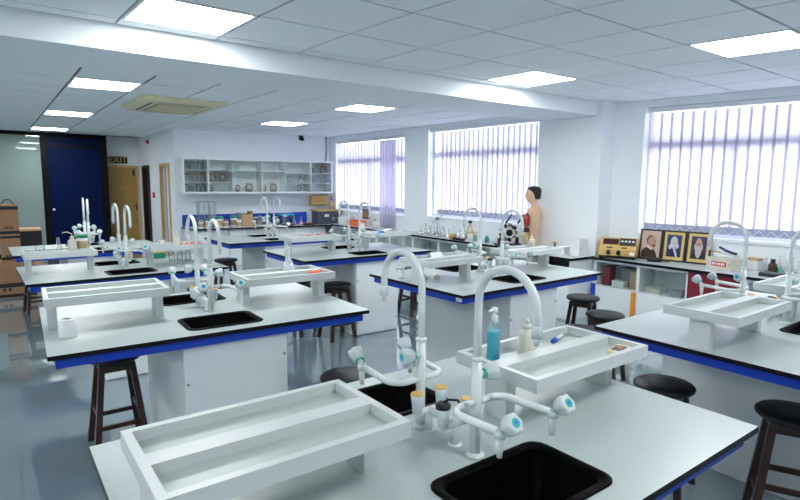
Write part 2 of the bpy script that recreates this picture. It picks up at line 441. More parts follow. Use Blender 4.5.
# two doorways in the side wall: one lined, with a pale panel for the lit room, one with a dark panel for the unlit room
for k, (a, b_, zt) in enumerate(dw):
    D = struct(bpy.data.objects.new('door_%d' % (3+k), None)); COL.objects.link(D); D.location = (X0, a, 0)
    f = MB(); wd = b_-a
    f.box((-.005, 0, 0), (.13, .05, zt)); f.box((-.005, wd-.05, 0), (.13, wd, zt)); f.box((-.005, .05, zt-.06), (.13, wd-.05, zt))
    f.build('door_frame', YWOOD2 if k == 0 else WOOD, D)
    if k == 0:
        MB().box((.06, .05, .01), (.10, wd*.6, zt-.06)).build('door_leaf', WALLIN, D)  # pale panel stands in for the lit room beyond
        MB().box((.06, wd-.10, .01), (.10, wd-.05, zt-.06)).build('door_stop', WHITE, D)
    else:
        MB().box((.10, .05, .01), (.13, wd-.05, zt-.06)).build('door_leaf', DARKROOM, D)  # dark panel painted as the unlit room seen through the doorway
        MB().tube([(.11, .12, 1.0), (.03, .12, 1.0), (.03, .2, 1.0)], .01, 6).build('door_handle', METAL, D)
p = PX(154, 195, X0+.01)
cp = thing('fire_call_point', 'small red fire call point between the two side doorways', 'alarm button', p)
MB().box((-.03, -.06, -.06), (.009, .06, .06)).build('housing', RED, cp); MB().box((-.034, -.03, -.03), (-.03, .03, .03)).build('press_plate', WPLA, cp)
p = PX(151, 142, X0+.01)
al = thing('alarm_sounder', 'small red and white alarm sounder high on the side wall', 'alarm', p)
MB().box((-.05, -.05, -.06), (.009, .07, .06)).build('base', WPLA, al); MB().lathe([(.045, 0), (.05, .02), (.04, .05)], n=12).xf(Matrix.Translation((-.05, .0, 0)) @ Matrix.Rotation(R(-90), 4, 'Y')).build('lens', RED, al)
p = PX(172, 198, X0+.02)
sp = thing('light_switch', 'white light switch at the corner of the side wall', 'switch', (X0+.018, 11.92, 1.35)); MB().box((-.012, -.03, -.05), (0, .03, .05)).build('plate', WPLA, sp); MB().box((-.02, -.012, -.02), (-.012, .012, .02)).build('rocker', WPLA, sp)
# security camera on the back wall
p = PY(302, 136, 11.3)
sc_ = thing('security_camera', 'small black security camera under the ceiling above the wall cabinet', 'camera', (p.x, bwy(p.x), 2.66))
MB().box((-.05, -.02, -.05), (.05, -.001, .058)).build('bracket', BLACK, sc_); MB().tube([(0, -.02, 0), (-.02, -.12, -.03)], .04, 10).build('body', BLACK, sc_)
pp = thing('conduit_pipe', 'thin white conduit running down the back corner', 'pipe', (6.28, bwy(6.28)-.02, 0))
MB().tube([(0, 0, 1.35), (0, 0, CEIL)], .012, 8).build('pipe', GREY, pp)
for z in (1.6, 2.2): MB().cbox((0, 0, z), (.04, .034, .02)).build('clip', WPLA, pp)

# ------------------------------------------------------------------ vertical blinds
def blind(k, label, tied=None):
    a, b_, z0, z1 = WINS[k]
    xa, xb = wx(a)+.06, wx(b_)+.06; L = math.hypot(xb-xa, b_-a); ang = math.atan2(xb-xa, b_-a)
    t = thing('vertical_blind', label, 'blind', (xa, a, z0), -ang, 'vertical blinds on the window wall')
    H = z1-z0
    MB().box((-.03, .02, H-.06), (.03, L-.02, H-.005)).build('headrail', FRAMEW, t)
    top = H-.07; bot = .05
    def slat(wd, top, bot):
        s = MB(); n = 5
        for i in range(n):
            pass
        pts = [(-wd/2+wd*i/n, .006*math.sin(math.pi*i/n)) for i in range(n+1)]
        vs = [(p[1], p[0], z) for z in (bot, top) for p in pts]
        s.add(vs, [(i, i+1, n+2+i, n+1+i) for i in range(n)], 0, True)
        return s.mesh('slat', BLIND)
    hem = MB(); wd = .158 if k == 0 else .145
    hem.box((-.004, -wd/2+.004, 0), (.010, wd/2-.004, .085)); hem = hem.mesh('weight_pocket', mat('blind_hem', (.40, .43, .58), .6))
    me = slat(wd, top, bot)
    n = int(L/.118)
    for i in range(n):
        y = .06+(L-.12-(.16 if k == 1 else 0))*(i+.5)/n
        if tied and tied[0] < y < tied[1]: continue
        s = put('slat', me, t, (.007*(i % 2)-.0035, y, 0), R(1+random.uniform(-4, 4)))
        put('weight_pocket', hem, s, (0, 0, bot-.005))
    # bead chain looping between the weights
    ch = MB(); step = (L-.12)/n
    for i in range(n-1):
        y = .06+step*(i+.5)
        if tied and tied[0]-.1 < y < tied[1]: continue
        ch.tube([(-.03, y, bot+.06), (-.03, y+step/2, bot+.0), (-.03, y+step, bot+.06)], .004, 4)
    ch.build('bead_chain', WPLA, t)
    return t
blind(0, 'vertical blind in the farthest window, beside the back corner')
blind(1, 'vertical blind in the middle window, behind the torso model')
blind(2, 'wide vertical blind in the right-hand window, above the framed portraits')
# loose curtain at the near end of the farthest window
cu = MB(); n = 26; rs0 = []; rs1 = []
y0c, y1c = 8.66, 9.14
vs = []
for zi, z in enumerate((.80, 1.2, 1.9, 2.52)):
    for i in range(n+1):
        y = y0c+(y1c-y0c)*i/n*(1.0 if zi else .92)
        vs.append((wx(y)-.05-.05*zi*0+.035*math.sin(i*1.15+zi*.3), y, z))
fs = [(r*(n+1)+i, r*(n+1)+i+1, (r+1)*(n+1)+i+1, (r+1)*(n+1)+i) for r in range(3) for i in range(n)]
cu.add(vs, fs, 0, True)
cur = cu.build('curtain', SHEER); sol = cur.modifiers.new('thick', 'SOLIDIFY'); sol.thickness = .003
tag(cur, 'loose lilac curtain hanging at the near side of the farthest window', 'curtain')

# ------------------------------------------------------------------ lab benches
ZT = .90
def slab(xs, ys, holes, z0, z1):
    s = MB(); nx, ny = len(xs)-1, len(ys)-1
    solid = lambda i, j: 0 <= i < nx and 0 <= j < ny and (i, j) not in holes
    for i in range(nx):
        for j in range(ny):
            if not solid(i, j): continue
            a, b, c, d = xs[i], xs[i+1], ys[j], ys[j+1]
            s.add([(a,c,z1),(b,c,z1),(b,d,z1),(a,d,z1)], [(0,1,2,3)], 0)
            s.add([(a,c,z0),(b,c,z0),(b,d,z0),(a,d,z0)], [(3,2,1,0)], 1)
            if not solid(i-1, j): s.add([(a,c,z0),(a,c,z1),(a,d,z1),(a,d,z0)], [(0,1,2,3)], 1)
            if not solid(i+1, j): s.add([(b,c,z0),(b,d,z0),(b,d,z1),(b,c,z1)], [(0,1,2,3)], 1)
            if not solid(i, j-1): s.add([(a,c,z0),(b,c,z0),(b,c,z1),(a,c,z1)], [(0,1,2,3)], 1)
            if not solid(i, j+1): s.add([(a,d,z0),(a,d,z1),(b,d,z1),(b,d,z0)], [(0,1,2,3)], 1)
    return s

# shared tap meshes; the tap stands at the origin and its spout reaches towards -y
def tap_pole():
    s = MB()
    s.lathe([(.030, 0), (.030, .005), (.020, .010)], n=18)
    s.tube([(0,0,.008), (0,0,.295)], .0155, 14)
    s.lathe([(.0155, .290), (.019, .292), (.019, .300), (.013, .303)], n=14)
    return s.mesh('pole', PIPE)
def tap_neck():
    s = MB(); r = .105
    path = [(0,0,.295), (0,0,.40)]+arc((0,-r,.465), r, 0, math.pi, 14, (0,1,0), (0,0,1))+[(0,-2*r,.415)]
    s.tube(path, .0118, 12)
    s.lathe([(.0135, 0), (.0135, .03), (.0118, .034)], (0,-2*r,.405), n=12)
    s.tube([(0,-2*r,.41), (0,-2*r,.385)], [.010, .006], 10)
    return s.mesh('gooseneck', PIPE)
def tap_arm(sx):
    s = MB(); c = .05
    ax = .105
    path = [(sx*.010,0,.165), (sx*(ax-c),0,.165)]+[p for p in arc((sx*(ax-c), -c, .165), c, math.pi/2, 0, 6, (sx,0,0), (0,1,0))]+[(sx*ax,-.185,.172)]
    s.tube(path, .0112, 12)
    s.lathe([(.0145, 0), (.0145, .02)], (sx*ax, -.192, .160), n=12)
    s.tube([(sx*ax,-.192,.165), (sx*ax,-.192,.130), (sx*ax,-.192,.108)], [.0105, .010, .007], 10)
    return s.mesh('side_arm', PIPE)
def knob_mesh():
    s = MB()                                   # six-lobed handwheel along +z
    n = 24; rs = []
    for r, z in ((.012, 0), (.020, .004), (.027, .026), (.026, .040), (.020, .044)):
        rs.append([((r*(1+.09*math.cos(6*2*math.pi*i/n)))*math.cos(2*math.pi*i/n), (r*(1+.09*math.cos(6*2*math.pi*i/n)))*math.sin(2*math.pi*i/n), z) for i in range(n)])
    s.rings(rs)
    s.lathe([(.0125, .042), (.0125, .0455)], n=16, mi=1)
    s.lathe([(.006, .045), (.006, .047)], n=12, mi=2)
    s.lathe([(.0165, -.003), (.0165, .003)], n=16, mi=1)
    s.tube([(0,0,-.022), (0,0,.001)], .010, 10, mi=0)
    return s.mesh('knob', [KNOB, TEAL, TAPBLUE])
M_POLE, M_NECK, M_ARML, M_ARMR, M_KNOB = tap_pole(), tap_neck(), tap_arm(-1), tap_arm(1), knob_mesh()
def orient(o, d):
    o.rotation_mode = 'QUATERNION'; o.rotation_quaternion = Vector((0,0,1)).rotation_difference(Vector(d)); return o
def add_tap(bench, x, y, flip, trz=0):
    t = put('tap', M_POLE, bench, (x, y, ZT), R(trz)+(math.pi if flip else 0))
    put('gooseneck', M_NECK, t)
    for sx, me in ((-1, M_ARML), (1, M_ARMR)):
        put('side_arm', me, t)
        orient(put('knob', M_KNOB, t, (sx*.105, -.208, .190)), (0, -.75, .62))
    orient(put('knob', M_KNOB, t, (.030, 0, .245)), (1, -.15, .05))
def gas_mesh():
    s = MB()
    for y in (-.062, .062):
        s.tube([(0,y,0), (0,y,.07)], .013, 10); s.lathe([(.024,0),(.024,.004),(.014,.007)], (0,y,0), n=14)
        s.tube([(-.05,y,.07), (.05,y,.07)], .0125, 10)
    s.tube([(0,-.062,.07), (0,.062,.07)], .013, 10)
    return s.mesh('gas_manifold', PIPE)
M_GAS = gas_mesh()
M_CUP = MB().lathe([(.012,-.005),(.016,.0),(.018,.03),(.022,.058)], n=14).mesh('outlet_cup', KNOB)
M_CAP = MB().lathe([(.020,.056),(.021,.062),(.017,.065)], n=14).mesh('outlet_cap', YCAP)
def plug_mesh():
    s = MB().lathe([(.023,.056),(.024,.068),(.015,.074)], n=14)
    s.tube([(.0,0,.072), (.02,.0,.078), (.05,-.01,.072), (.045,-.03,.066)], .004, 6); return s.mesh('black_stopper', BLACK)
M_PLUG = plug_mesh()

def bench(name_label, cx, cy, L, D, rz, ox=0, oy=0, trz=0, tags=(), cdx=0):
    t = thing('lab_bench', name_label, 'lab bench', (cx, cy, 0), R(rz), 'island lab benches')
    s, d = L/1.82, D/1.135
    hx, hy = L/2, D/2
    sx0, sx1 = -.21*s+ox, .205*s+ox
    yin, yout = .205*d, .465*d
    xs = [-hx, sx0, sx1, hx]; ys = [-hy, -yout+oy, -yin+oy, yin+oy, min(yout+oy, hy-.04), hy]
    slab(xs, ys, {(1, 1), (1, 3)}, ZT-.022, ZT).build('tabletop', [TOP, EDGE], t)
    # blue rail frame under the top, four rails
    zi0, zi1, i_ = ZT-.072, ZT-.0225, .03
    MB().box((-hx+i_, -hy+i_, zi0), (hx-i_, -hy+i_+.03, zi1)).build('apron_rail', BLUE, t)
    MB().box((-hx+i_, hy-i_-.03, zi0), (hx-i_, hy-i_, zi1)).build('apron_rail', BLUE, t)
    for q in (-1, 1):
        xa = q*(hx-i_); xb = q*(hx-i_-.03)
        MB().box((min(xa, xb), -hy+i_+.03, zi0), (max(xa, xb), hy-i_-.03, zi1)).build('apron_rail', BLUE, t)
    # pedestal cupboard
    px = .31*s; py = hy-.06
    b = MB(); T = .018
    co = ox*1.5+cdx
    b.box((-px, -py+.02, .0), (-px+T, py-.02, zi1)); b.box((px-T, -py+.02, 0), (px, py-.02, zi1))
    b.box((-px+T, -py+.02, .0), (px-T, py-.02, .06)); b.box((-px+T, -.01, .06), (px-T, .01, zi1-.25))
    b.build('cupboard_body', WHITE, t, (co, 0, 0))
    for q in (-1, 1):
        ya, yb = (-py, -py+.018) if q < 0 else (py-.018, py)
        dr = MB().box((-px+.002, ya, .012), (px-.002, yb, zi0-.001)).build('cupboard_door', WHITE, t, (co, 0, 0), bevel=.002)
        yy = ya-.004 if q < 0 else yb+.004
        for (lx, lz) in ((-px+.02, .62), (px-.02, .70), (-px+.02, .15), (px-.02, .15)):
            MB().lathe([(.008, 0), (.008, .006)], n=10).xf(Matrix.Translation((lx, yb-.001 if q > 0 else ya+.001, lz)) @ Matrix.Rotation(R(90) if q < 0 else R(-90), 4, 'X')).build('door_pin', GREY, dr)
    for q in (-1, 1):   # sinks
        c = ((sx0+sx1)/2, q*(yin+yout)/2+oy); ex, ey = (sx1-sx0)/2+.018, (yout-yin)/2+.018
        k = MB()
        k.rings([rrect(ex, ey, .05, ZT+.0005, c), rrect(ex, ey, .05, ZT+.004, c), rrect(ex-.006, ey-.006, .045, ZT+.006, c), rrect(ex-.026, ey-.026, .035, ZT+.004, c),
                 rrect(ex-.030, ey-.030, .035, ZT-.004, c), rrect(ex-.040, ey-.040, .035, ZT-.19, c), rrect(ex-.08, ey-.08, .03, ZT-.2, c)], cap=False)
        k.add(rrect(ex-.08, ey-.08, .03, ZT-.2, c), [tuple(range(20))])
        so = k.build('sink', SINK, t)
        MB().lathe([(.03, 0), (.03, .004), (.012, .005)], (c[0], c[1], ZT-.199), n=14).build('drain', METAL, so)
    add_tap(t, ox, -.15*d+oy, False, trz); add_tap(t, -.01+ox, .095*d+oy, True, trz)
    g = put('gas_manifold', M_GAS, t, (.0+ox, .0+oy, ZT-.004))
    for i, (qx, qy) in enumerate(((-.05, -.062), (.05, -.062), (.05, .062), (-.05, .062))):
        c = put('outlet_cup', M_CUP, g, (qx, qy, .075))
        put('black_stopper' if i == 0 else 'outlet_cap', M_PLUG if i == 0 else M_CAP, g, (qx, qy, .075))
    for tx0 in tags: MB().box((-hx+i_-.002, -hy+tx0, zi0+.012), (-hx+i_, -hy+tx0+.06, zi1-.006)).build('asset_sticker', PAPER, t)
    return t

def tray(label, bx, by, brz, lx, wx_, wy_, hz=.19, ly=0):
    M = Matrix.Translation((bx, by, 0)) @ Matrix.Rotation(R(brz), 4, 'Z')
    p = M @ Vector((lx, ly, ZT))
    t = thing('reagent_tray', label, 'tray', (p.x, p.y, ZT), R(brz), 'two-compartment trays on the lab benches')
    hx, hy = wx_/2, wy_/2; T = .022; zb, zt = hz-.045, hz; dv = .030
    MB().box((-hx, -hy, zb), (hx, hy, zb+.012)).build('tray_base', TRAY, t)
    f = MB()
    f.box((-hx, -hy, zb+.012), (hx, -hy+T, zt)); f.box((-hx, hy-T, zb+.012), (hx, hy, zt))
    f.box((-hx, -hy+T, zb+.012), (-hx+T, hy-T, zt)); f.box((hx-T, -hy+T, zb+.012), (hx, hy-T, zt))
    f.build('rim', TRAY, t)
    MB().box((-hx+T, -dv, zb+.012), (hx-T, dv, zt-.001)).build('divider', TRAY, t)
    for q in (-1, 1):
        ya, yb = (dv, hy-T) if q > 0 else (-hy+T, -dv)
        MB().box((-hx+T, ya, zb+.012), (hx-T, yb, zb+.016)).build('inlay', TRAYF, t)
        xa = q*(hx-.035)
        MB().box((xa-.022, -.05, .0005), (xa+.022, .05, zb)).build('leg', TRAY, t)
    return t, M, lx, ly, wx_, wy_

BENCHES = {
 'R1L': (1.10, 1.243, 1.82, 1.135, 0), 'R1R': (3.655, 1.215, 1.90, 1.10, 0),
 'R2L': (1.035, 3.435, 1.71, 1.18, -2.0), 'R2R': (3.53, 3.40, 1.78, 1.16, 1.5),
 'R3L': (.95, 5.54, 1.58, 1.06, 1.5), 'R3R': (3.33, 5.47, 1.66, 1.05, 0),
 'R4L': (.90, 7.44, 1.52, .96, 1), 'R4R': (3.19, 7.37, 1.58, .95, 1)}
EXTRA = {'R1R': dict(ox=.03, oy=.085, tags=(.02,)), 'R3R': dict(ox=.07), 'R4R': dict(ox=.0), 'R4L': dict(trz=-7), 'R2R': dict(tags=(.04,)), 'R2L': dict(cdx=.035)}
BL = {
 'R1L': 'nearest lab bench filling the foreground, with a black sink at the bottom edge',
 'R1R': 'lab bench at the right edge, in front of the framed portraits',
 'R2L': 'left lab bench with a white paper roll on its front corner',
 'R2R': 'lab bench in the middle right, whose corner points at the near gooseneck tap',
 'R3L': 'third left lab bench with wash bottle and green-lidded tub on its tray',
 'R3R': 'third right lab bench, before the farthest window',
 'R4L': 'farthest left lab bench, in front of the dark blue door',
 'R4R': 'farthest right lab bench, in front of the back counter'}
TL = {
 'R1L': ('large empty white tray at the left of the nearest bench', 'white tray holding blue liquid bottle, squeeze bottle and marker on nearest bench'),
 'R1R': ('empty white tray at the left of the right-edge bench', 'white tray at the right of the right-edge bench, cut by the picture edge'),
 'R2L': ('empty white tray beside the paper roll on the left bench', 'white tray with a tall glass flask and an orange clip'),
 'R2R': ('empty white tray at the left of the middle right bench, holding folded paper', 'white tray with milky wash bottle, in front of the torso model'),
 'R3L': ('white tray holding flask, wash bottle and green-lidded tub', 'white tray with orange-red clips and a pale wash bottle'),
 'R3R': ('white tray with a spread of pinkish blocks near the back corner', 'white tray holding a blue cap and white papers, before the middle window'),
 'R4L': ('white tray at the left of the farthest left bench', 'white tray at the right of the farthest left bench'),
 'R4R': ('white tray at the left of the farthest right bench', 'white tray at the right of the farthest right bench')}
TRAYS = {}
for k, v in BENCHES.items():
    bench(BL[k], *v, **EXTRA.get(k, {})); s = v[2]/1.82
    for i, lx in enumerate((-.575*s, .535*s)):
        if k in ('R4R', 'R4L'): continue
        wl_, lx, ly = .615*s, lx, 0
        if k == 'R1L' and i: wl_, lx = .65, .555
        if k == 'R1R' and i: lx -= .06
        if k == 'R2L': wl_ *= 1.05; lx += .02*i
        if k == 'R3R': lx += .07; ly = .07; wl_ *= 1.1
        TRAYS[k, i] = tray(TL[k][i], v[0], v[1], v[4], lx, wl_, .37*(v[3]/1.135), ly=ly)
ZTR = ZT+.19-.029              # tray floor height

# ------------------------------------------------------------------ stools
def stool_meshes():
    seat = MB().lathe([(.10, .565), (.148, .568), (.158, .578), (.160, .590), (.150, .600), (.08, .603), (.001, .603)], n=32).mesh('seat', SEAT)
    legs = []
    for sx in (-1, 1):
        for sy in (-1, 1):
            s = MB(); a = Vector((sx*.085, sy*.085, .555)); b = Vector((sx*.145, sy*.145, 0)); h = .017
            vs = [(p.x+i*h, p.y+j*h, p.z) for p in (b, a) for i, j in ((-1,-1),(1,-1),(1,1),(-1,1))]
            s.add(vs, [(3,2,1,0),(4,5,6,7),(0,1,5,4),(1,2,6,5),(2,3,7,6),(3,0,4,7)]); legs.append(s.mesh('leg', WOOD))
    st = []
    for z, ax in ((.17, 0), (.24, 1)):
        r = .145-.06*z/.555
        for q in (-1, 1):
            s = MB()
            if ax == 0: s.cbox((0, q*r, z), (2*r, .016, .028))
            else: s.cbox((q*r, 0, z), (.016, 2*r, .028))
            st.append(s.mesh('stretcher', WOOD))
    fr = MB(); 
    for q in (-1, 1):
        fr.cbox((0, q*.085, .535), (.17, .018, .055)); fr.cbox((q*.085, 0, .535), (.018, .17, .055))
    fr.lathe([(.12, .555), (.12, .568)], n=20)
    return seat, legs, st, fr.mesh('seat_frame', WOOD)
SM = stool_meshes()
def stool(x, y, rz, label):
    t = thing('lab_stool', label, 'stool', (x, y, 0), R(rz), 'round black lab stools')
    put('seat', SM[0], t); put('seat_frame', SM[3], t)
    for l in SM[1]: put('leg', l, t)
    for l in SM[2]: put('stretcher', l, t)
stool(.57, 3.80, 0, 'dark stool under the left bench beside the paper roll')
stool(1.58, 2.60, 10, 'black stool seat seen behind the far gooseneck tap of the nearest bench')
stool(2.965, 5.11, 0, 'brown-legged stool tucked under the third right bench')
stool(4.62, 3.16, 20, 'farthest of three clustered stools left of the orange stripe')
stool(4.16, 2.62, 15, 'middle of three clustered stools left of the orange stripe')
stool(3.55, 2.44, 0, 'nearest of three clustered stools, half behind the marker tray')
stool(2.95, 1.47, 12, 'black stool tucked under the right-edge bench, nearer the portraits')
stool(3.09, .90, 25, 'black stool at the right picture edge')
stool(2.62, 7.62, 0, 'stool under the farthest right bench')
p = PZ(412, 316, 0); stool(p.x+.1, p.y+.1, 0, 'stool partly hidden behind the corner of the middle right bench')
p = PZ(40, 312, 0); stool(p.x, p.y, 6, 'stool under the third left bench near the cardboard boxes')
p = PZ(203, 287, .6); stool(p.x, p.y, 0, 'stool in front of the third left bench, behind the paired taps')
p = PZ(297, 284, .55); stool(p.x, p.y, 30, 'stool whose edge shows under the flask tray')

# ------------------------------------------------------------------ window-side counters
ZC = .785
def counter_unit(label, x0, x1, y0, y1, door, group):
    """free-standing base unit: glazed upper half, panel door below, facing -x"""
    t = thing('base_cabinet', label, 'cabinet', (x0, y0, 0), 0, group); D = x1-x0; W = y1-y0; zt = ZC-.0305; T = .018; zm = .43
    b = MB()
    b.box((.01, .001, 0), (D, T, zt)); b.box((.01, W-T, 0), (D, W-.001, zt)); b.box((.01, T, 0), (D, W-T, .06))
    b.box((D-.012, T, .06), (D, W-T, zt)); b.box((.02, T, zm-.02), (D-.012, W-T, zm)); b.box((.01, T, zt-.03), (.05, W-T, zt))
    b.build('carcass', WHITE, t)
    MB().box((0, .003, .03), (.0095, W-.003, zm-.005)).build('lower_door', WHITE, t)
    if door == 'glass':
        for (a, c, xx) in ((.02, W/2+.02, .012), (W/2-.02, W-.02, .022)):
            MB().box((xx, a, zm), (xx+.005, c, zt-.032)).build('glass_door', CABG, t)
    elif door == 'maroon':
        MB().box((0, .003, zm), (.0095, W-.003, zt-.002)).build('upper_door', MAROON, t)
    return t
def worktop(label, pts, z=ZC, th=.03):
    s = MB(); n = len(pts)
    vs = [(x, y, z-th) for x, y in pts]+[(x, y, z) for x, y in pts]
    s.add(vs, [tuple(range(n, 2*n))], 0); s.add(vs, [tuple(reversed(range(n)))]+[(i, (i+1) % n, n+(i+1) % n, n+i) for i in range(n)], 1)
    return tag(s.build('worktop', [TOP, EDGE]), label, 'worktop')
XC = 6.07
worktop('pale worktop with black edge under the framed portraits', [(XC, -.6), (wx(-.6)-.004, -.6), (wx(4.0)-.004, 4.03), (XC, 4.03)])
ub = [4.02, 3.44, 2.86, 2.28, 1.70, 1.12, .54]
un = ['base cabinet under the mustard instrument, with boxes behind its glass', 'glass-fronted base cabinet under the portraits', 'base cabinet with maroon upper door beside the portraits',
      'base cabinet under the white box with a red label', 'base cabinet below the small brown bottle', 'last base cabinet at the right picture edge']
for i in range(6):
    counter_unit(un[i], XC+.02, 6.44, ub[i+1]+.001, ub[i]-.001, 'maroon' if i == 2 else 'glass', 'base cabinets under the right-hand window')
for (px, c, lab, z0, z1, py) in ((632.5, mat('orange_strip', (.85, .32, .02), .4), 'orange', .10, .42, 300), (592.5, BLUE, 'blue', .10, .45, 288)):
    p = PX(px, py, XC)
    tag(MB().box((XC-.012, p.y-.025, z0), (XC+.019, p.y+.02, z1)).build('edge_strip', c), 'upright %s strip on the front of the base cabinets' % lab, 'strip')
# things kept behind the glass
def simple_box(name, label, cat, p, d, rz, m, group=None, lidm=None):
    t = thing(name, label, cat, p, R(rz), group)
    MB().box((-d[0]/2, -d[1]/2, 0), (d[0]/2, d[1]/2, d[2]*.8)).build('body', m, t, bevel=.003)
    MB().box((-d[0]/2-.003, -d[1]/2-.003, d[2]*.8), (d[0]/2+.003, d[1]/2+.003, d[2])).build('lid', lidm or m, t, bevel=.002)
    return t
simple_box('storage_box', 'tan box behind the glass of the cabinet under the instrument', 'box', (6.23, 3.52, .431), (.12, .11, .22), 0, CARDL)
simple_box('storage_box', 'dark box behind glass under the instrument, farthest left', 'box', (6.23, 3.90, .431), (.12, .11, .24), 0, MAROON)
simple_box('storage_box', 'low white box behind the glass under the instrument', 'box', (6.19, 3.72, .431), (.10, .16, .08), 0, WPLA)
simple_box('storage_box', 'grey box at the back of the cabinet under the instrument', 'box', (6.35, 3.70, .431), (.12, .14, .22), 0, GREY)
simple_box('storage_box', 'yellowish low box behind the glass under the portraits', 'box', (6.22, 3.28, .431), (.14, .18, .06), 0, MILK)
simple_box('storage_box', 'small grey box behind the glass under the portraits', 'box', (6.22, 3.02, .431), (.12, .12, .07), 10, GREY)

# far counter along the window wall and the projecting end unit
XF = 5.93
worktop('long pale worktop below the middle and farthest windows', [(XF, 4.80), (6.165, 4.80), (6.165, 5.055), (wx(5.06)-.004, 5.055), (wx(10.5)-.004, 10.47), (XF, 10.47)])
yy = [4.82, 5.5, 6.2, 6.9, 7.6, 8.3, 9.0, 9.7, 10.45]
fn = ['behind the torso model', 'below the black apparatus', 'below the yellow wooden stand', 'holding glass tubes below the flasks', 'left of the glass tubes', 'under the curtain', 'under the orange crate', 'nearest the back corner']
for i in range(8):
    counter_unit('glass-fronted base cabinet '+fn[i], XF+.02, 6.36 if i else 6.15, yy[i]+.001, yy[i+1]-.001, 'glass', 'base cabinets along the window wall')
eu = thing('end_cabinet', 'white cabinet end projecting beside the column, with a dark open shelf', 'cabinet', (5.69, 4.09, 0))
b = MB(); b.box((.01, .01, 0), (.46, .028, ZC-.031)); b.box((.01, .62, 0), (.46, .638, ZC-.031)); b.box((.44, .028, 0), (.46, .62, ZC-.031)); b.box((.01, .028, 0), (.44, .62, .05))
b.box((.01, .028, .60), (.44, .62, .615)); b.build('carcass', WHITE, eu)
MB().box((0, .012, .03), (.0095, .636, .60)).build('door', WHITE, eu)
MB().box((.30, .03, .616), (.42, .60, .70)).build('shelf_dark_block', BLACK, eu)  # black block paints the dark inside of the open shelf
worktop('short worktop on the cabinet end beside the column', [(5.67, 4.075), (6.165, 4.075), (6.165, 4.75), (5.67, 4.75)])

# ------------------------------------------------------------------ back counter with blue upstand
def bc(x): return bwy(x)-.76
worktop('long worktop along the back wall crowded with jars', [(3.10, bc(3.1)), (XF-.01, bc(XF)), (XF-.01, 10.48), (6.36, 10.48), (6.36, bwy(6.36)-.004), (3.10, bwy(3.10)-.004)], .76)
nb = 4
bl = ['under the wire-framed glass case', 'under the open wooden box', 'under the blue trays', 'nearest the back corner']
for i in range(nb):
    x0 = 3.12+(5.90-3.12)*i/nb; x1 = 3.12+(5.90-3.12)*(i+1)/nb
    t = thing('back_cabinet', 'white base cabinet of the back counter '+bl[i], 'cabinet', (x0, 0, 0), 0, 'base cabinets along the back wall')
    f = max(bc(x0), bc(x1))+.03; k = bwy(x1)-.03
    MB().box((.002, f+.02, 0), (x1-x0-.002, k, .729)).build('carcass', WHITE, t)
    for q in (0, 1):
        a = (x1-x0)/2
        dr = MB().box((.004+a*q, f, .05), (a*(q+1)-.004, f+.019, .70)).build('door', WHITE, t)
        MB().box((a*(q+1)-.05 if q == 0 else a+.03, f-.015, .5), (a*(q+1)-.03 if q == 0 else a+.05, f, .6)).build('handle', METAL, dr)
bs = MB(); bs.prism([(3.12, bwy(3.12)-.025), (5.62, bwy(5.62)-.025), (5.62, bwy(5.62)-.003), (3.12, bwy(3.12)-.003)], .761, 1.0)
tag(bs.build('backsplash', BACKBLUE), 'blue upstand along the back wall behind the jars', 'backsplash')

# ------------------------------------------------------------------ glassware and containers
def jar(p, r, h, lidm, label, group, body=None, content=None, cat='jar', fill=.5):
    t = thing('jar', label, cat, p, random.uniform(0, 3), group)
    MB().lathe([(r*.92, 0), (r, r*.1), (r, h*.72), (r*.72, h*.82), (r*.70, h*.86)], n=14).build('body', body or LABG, t)
    if content: MB().lathe([(r*.88, .004), (r*.93, h*.05), (r*.93, h*fill)], n=12).build('contents', content, t)
    MB().lathe([(r*.78, h*.86), (r*.80, h*.87), (r*.80, h*.99), (r*.74, h)], n=14).build('lid', lidm, t)
    return t
def erlen(p, r, h, label, group='glass flasks', m=None, liquid=None, name='conical_flask'):
    t = thing(name, label, 'flask', p, 0, group)
    MB().lathe([(r*.9, 0), (r, h*.04), (r*.95, h*.12), (r*.32, h*.66), (r*.30, h*.95), (r*.38, h)], n=16, cap=False).build('body', m or LABG, t)
    MB().lathe([(r*.9, .0), (r*.88, .002)], n=16).build('base', m or LABG, t)
    if liquid: MB().lathe([(r*.85, .003), (r*.92, h*.08), (r*.74, h*.3)], n=14).build('liquid', liquid, t)
    MB().lathe([(r*.30, h*.97), (r*.40, h*.975), (r*.40, h)], n=14, cap=False).build('lip', m or LABG, t)
    return t
def washbottle(p, r, h, label, group='milky wash bottles', spout=None):
    t = thing('wash_bottle', label, 'bottle', p, 0, group)
    MB().lathe([(r*.95, 0), (r, .01), (r, h*.58), (r*.85, h*.66), (r*.45, h*.72), (r*.42, h*.76)], n=16).build('body', MILK, t)
    MB().lathe([(r*.5, h*.75), (r*.5, h*.84), (r*.3, h*.88)], n=14).build('cap', MILK, t)
    if spout is None: MB().lathe([(r*.2, h*.87), (r*.12, h)], n=8).build('nozzle', MILK, t)
    else: MB().tube([(0,0,h*.86), (0,0,h), (spout*r, 0, h*1.12), (spout*r*2, 0, h*1.08)], .004, 6).build('nozzle', MILK, t)
    return t
def tub(p, r, h, lidm, label, group, cat='tub', lab=TAN):
    t = thing('plastic_tub', label, cat, p, 0, group)
    MB().lathe([(r*.9, 0), (r*.95, .005), (r, h*.8)], n=16).build('body', WPLA, t)
    MB().lathe([(r*.965, h*.2), (r*.985, h*.62)], n=16, cap=False).xf(Matrix.Scale(1.02, 4)).build('paper_label', lab, t)
    MB().lathe([(r*1.06, h*.8), (r*1.06, h*.97), (r*.98, h)], n=16).build('lid', lidm, t)
    return t

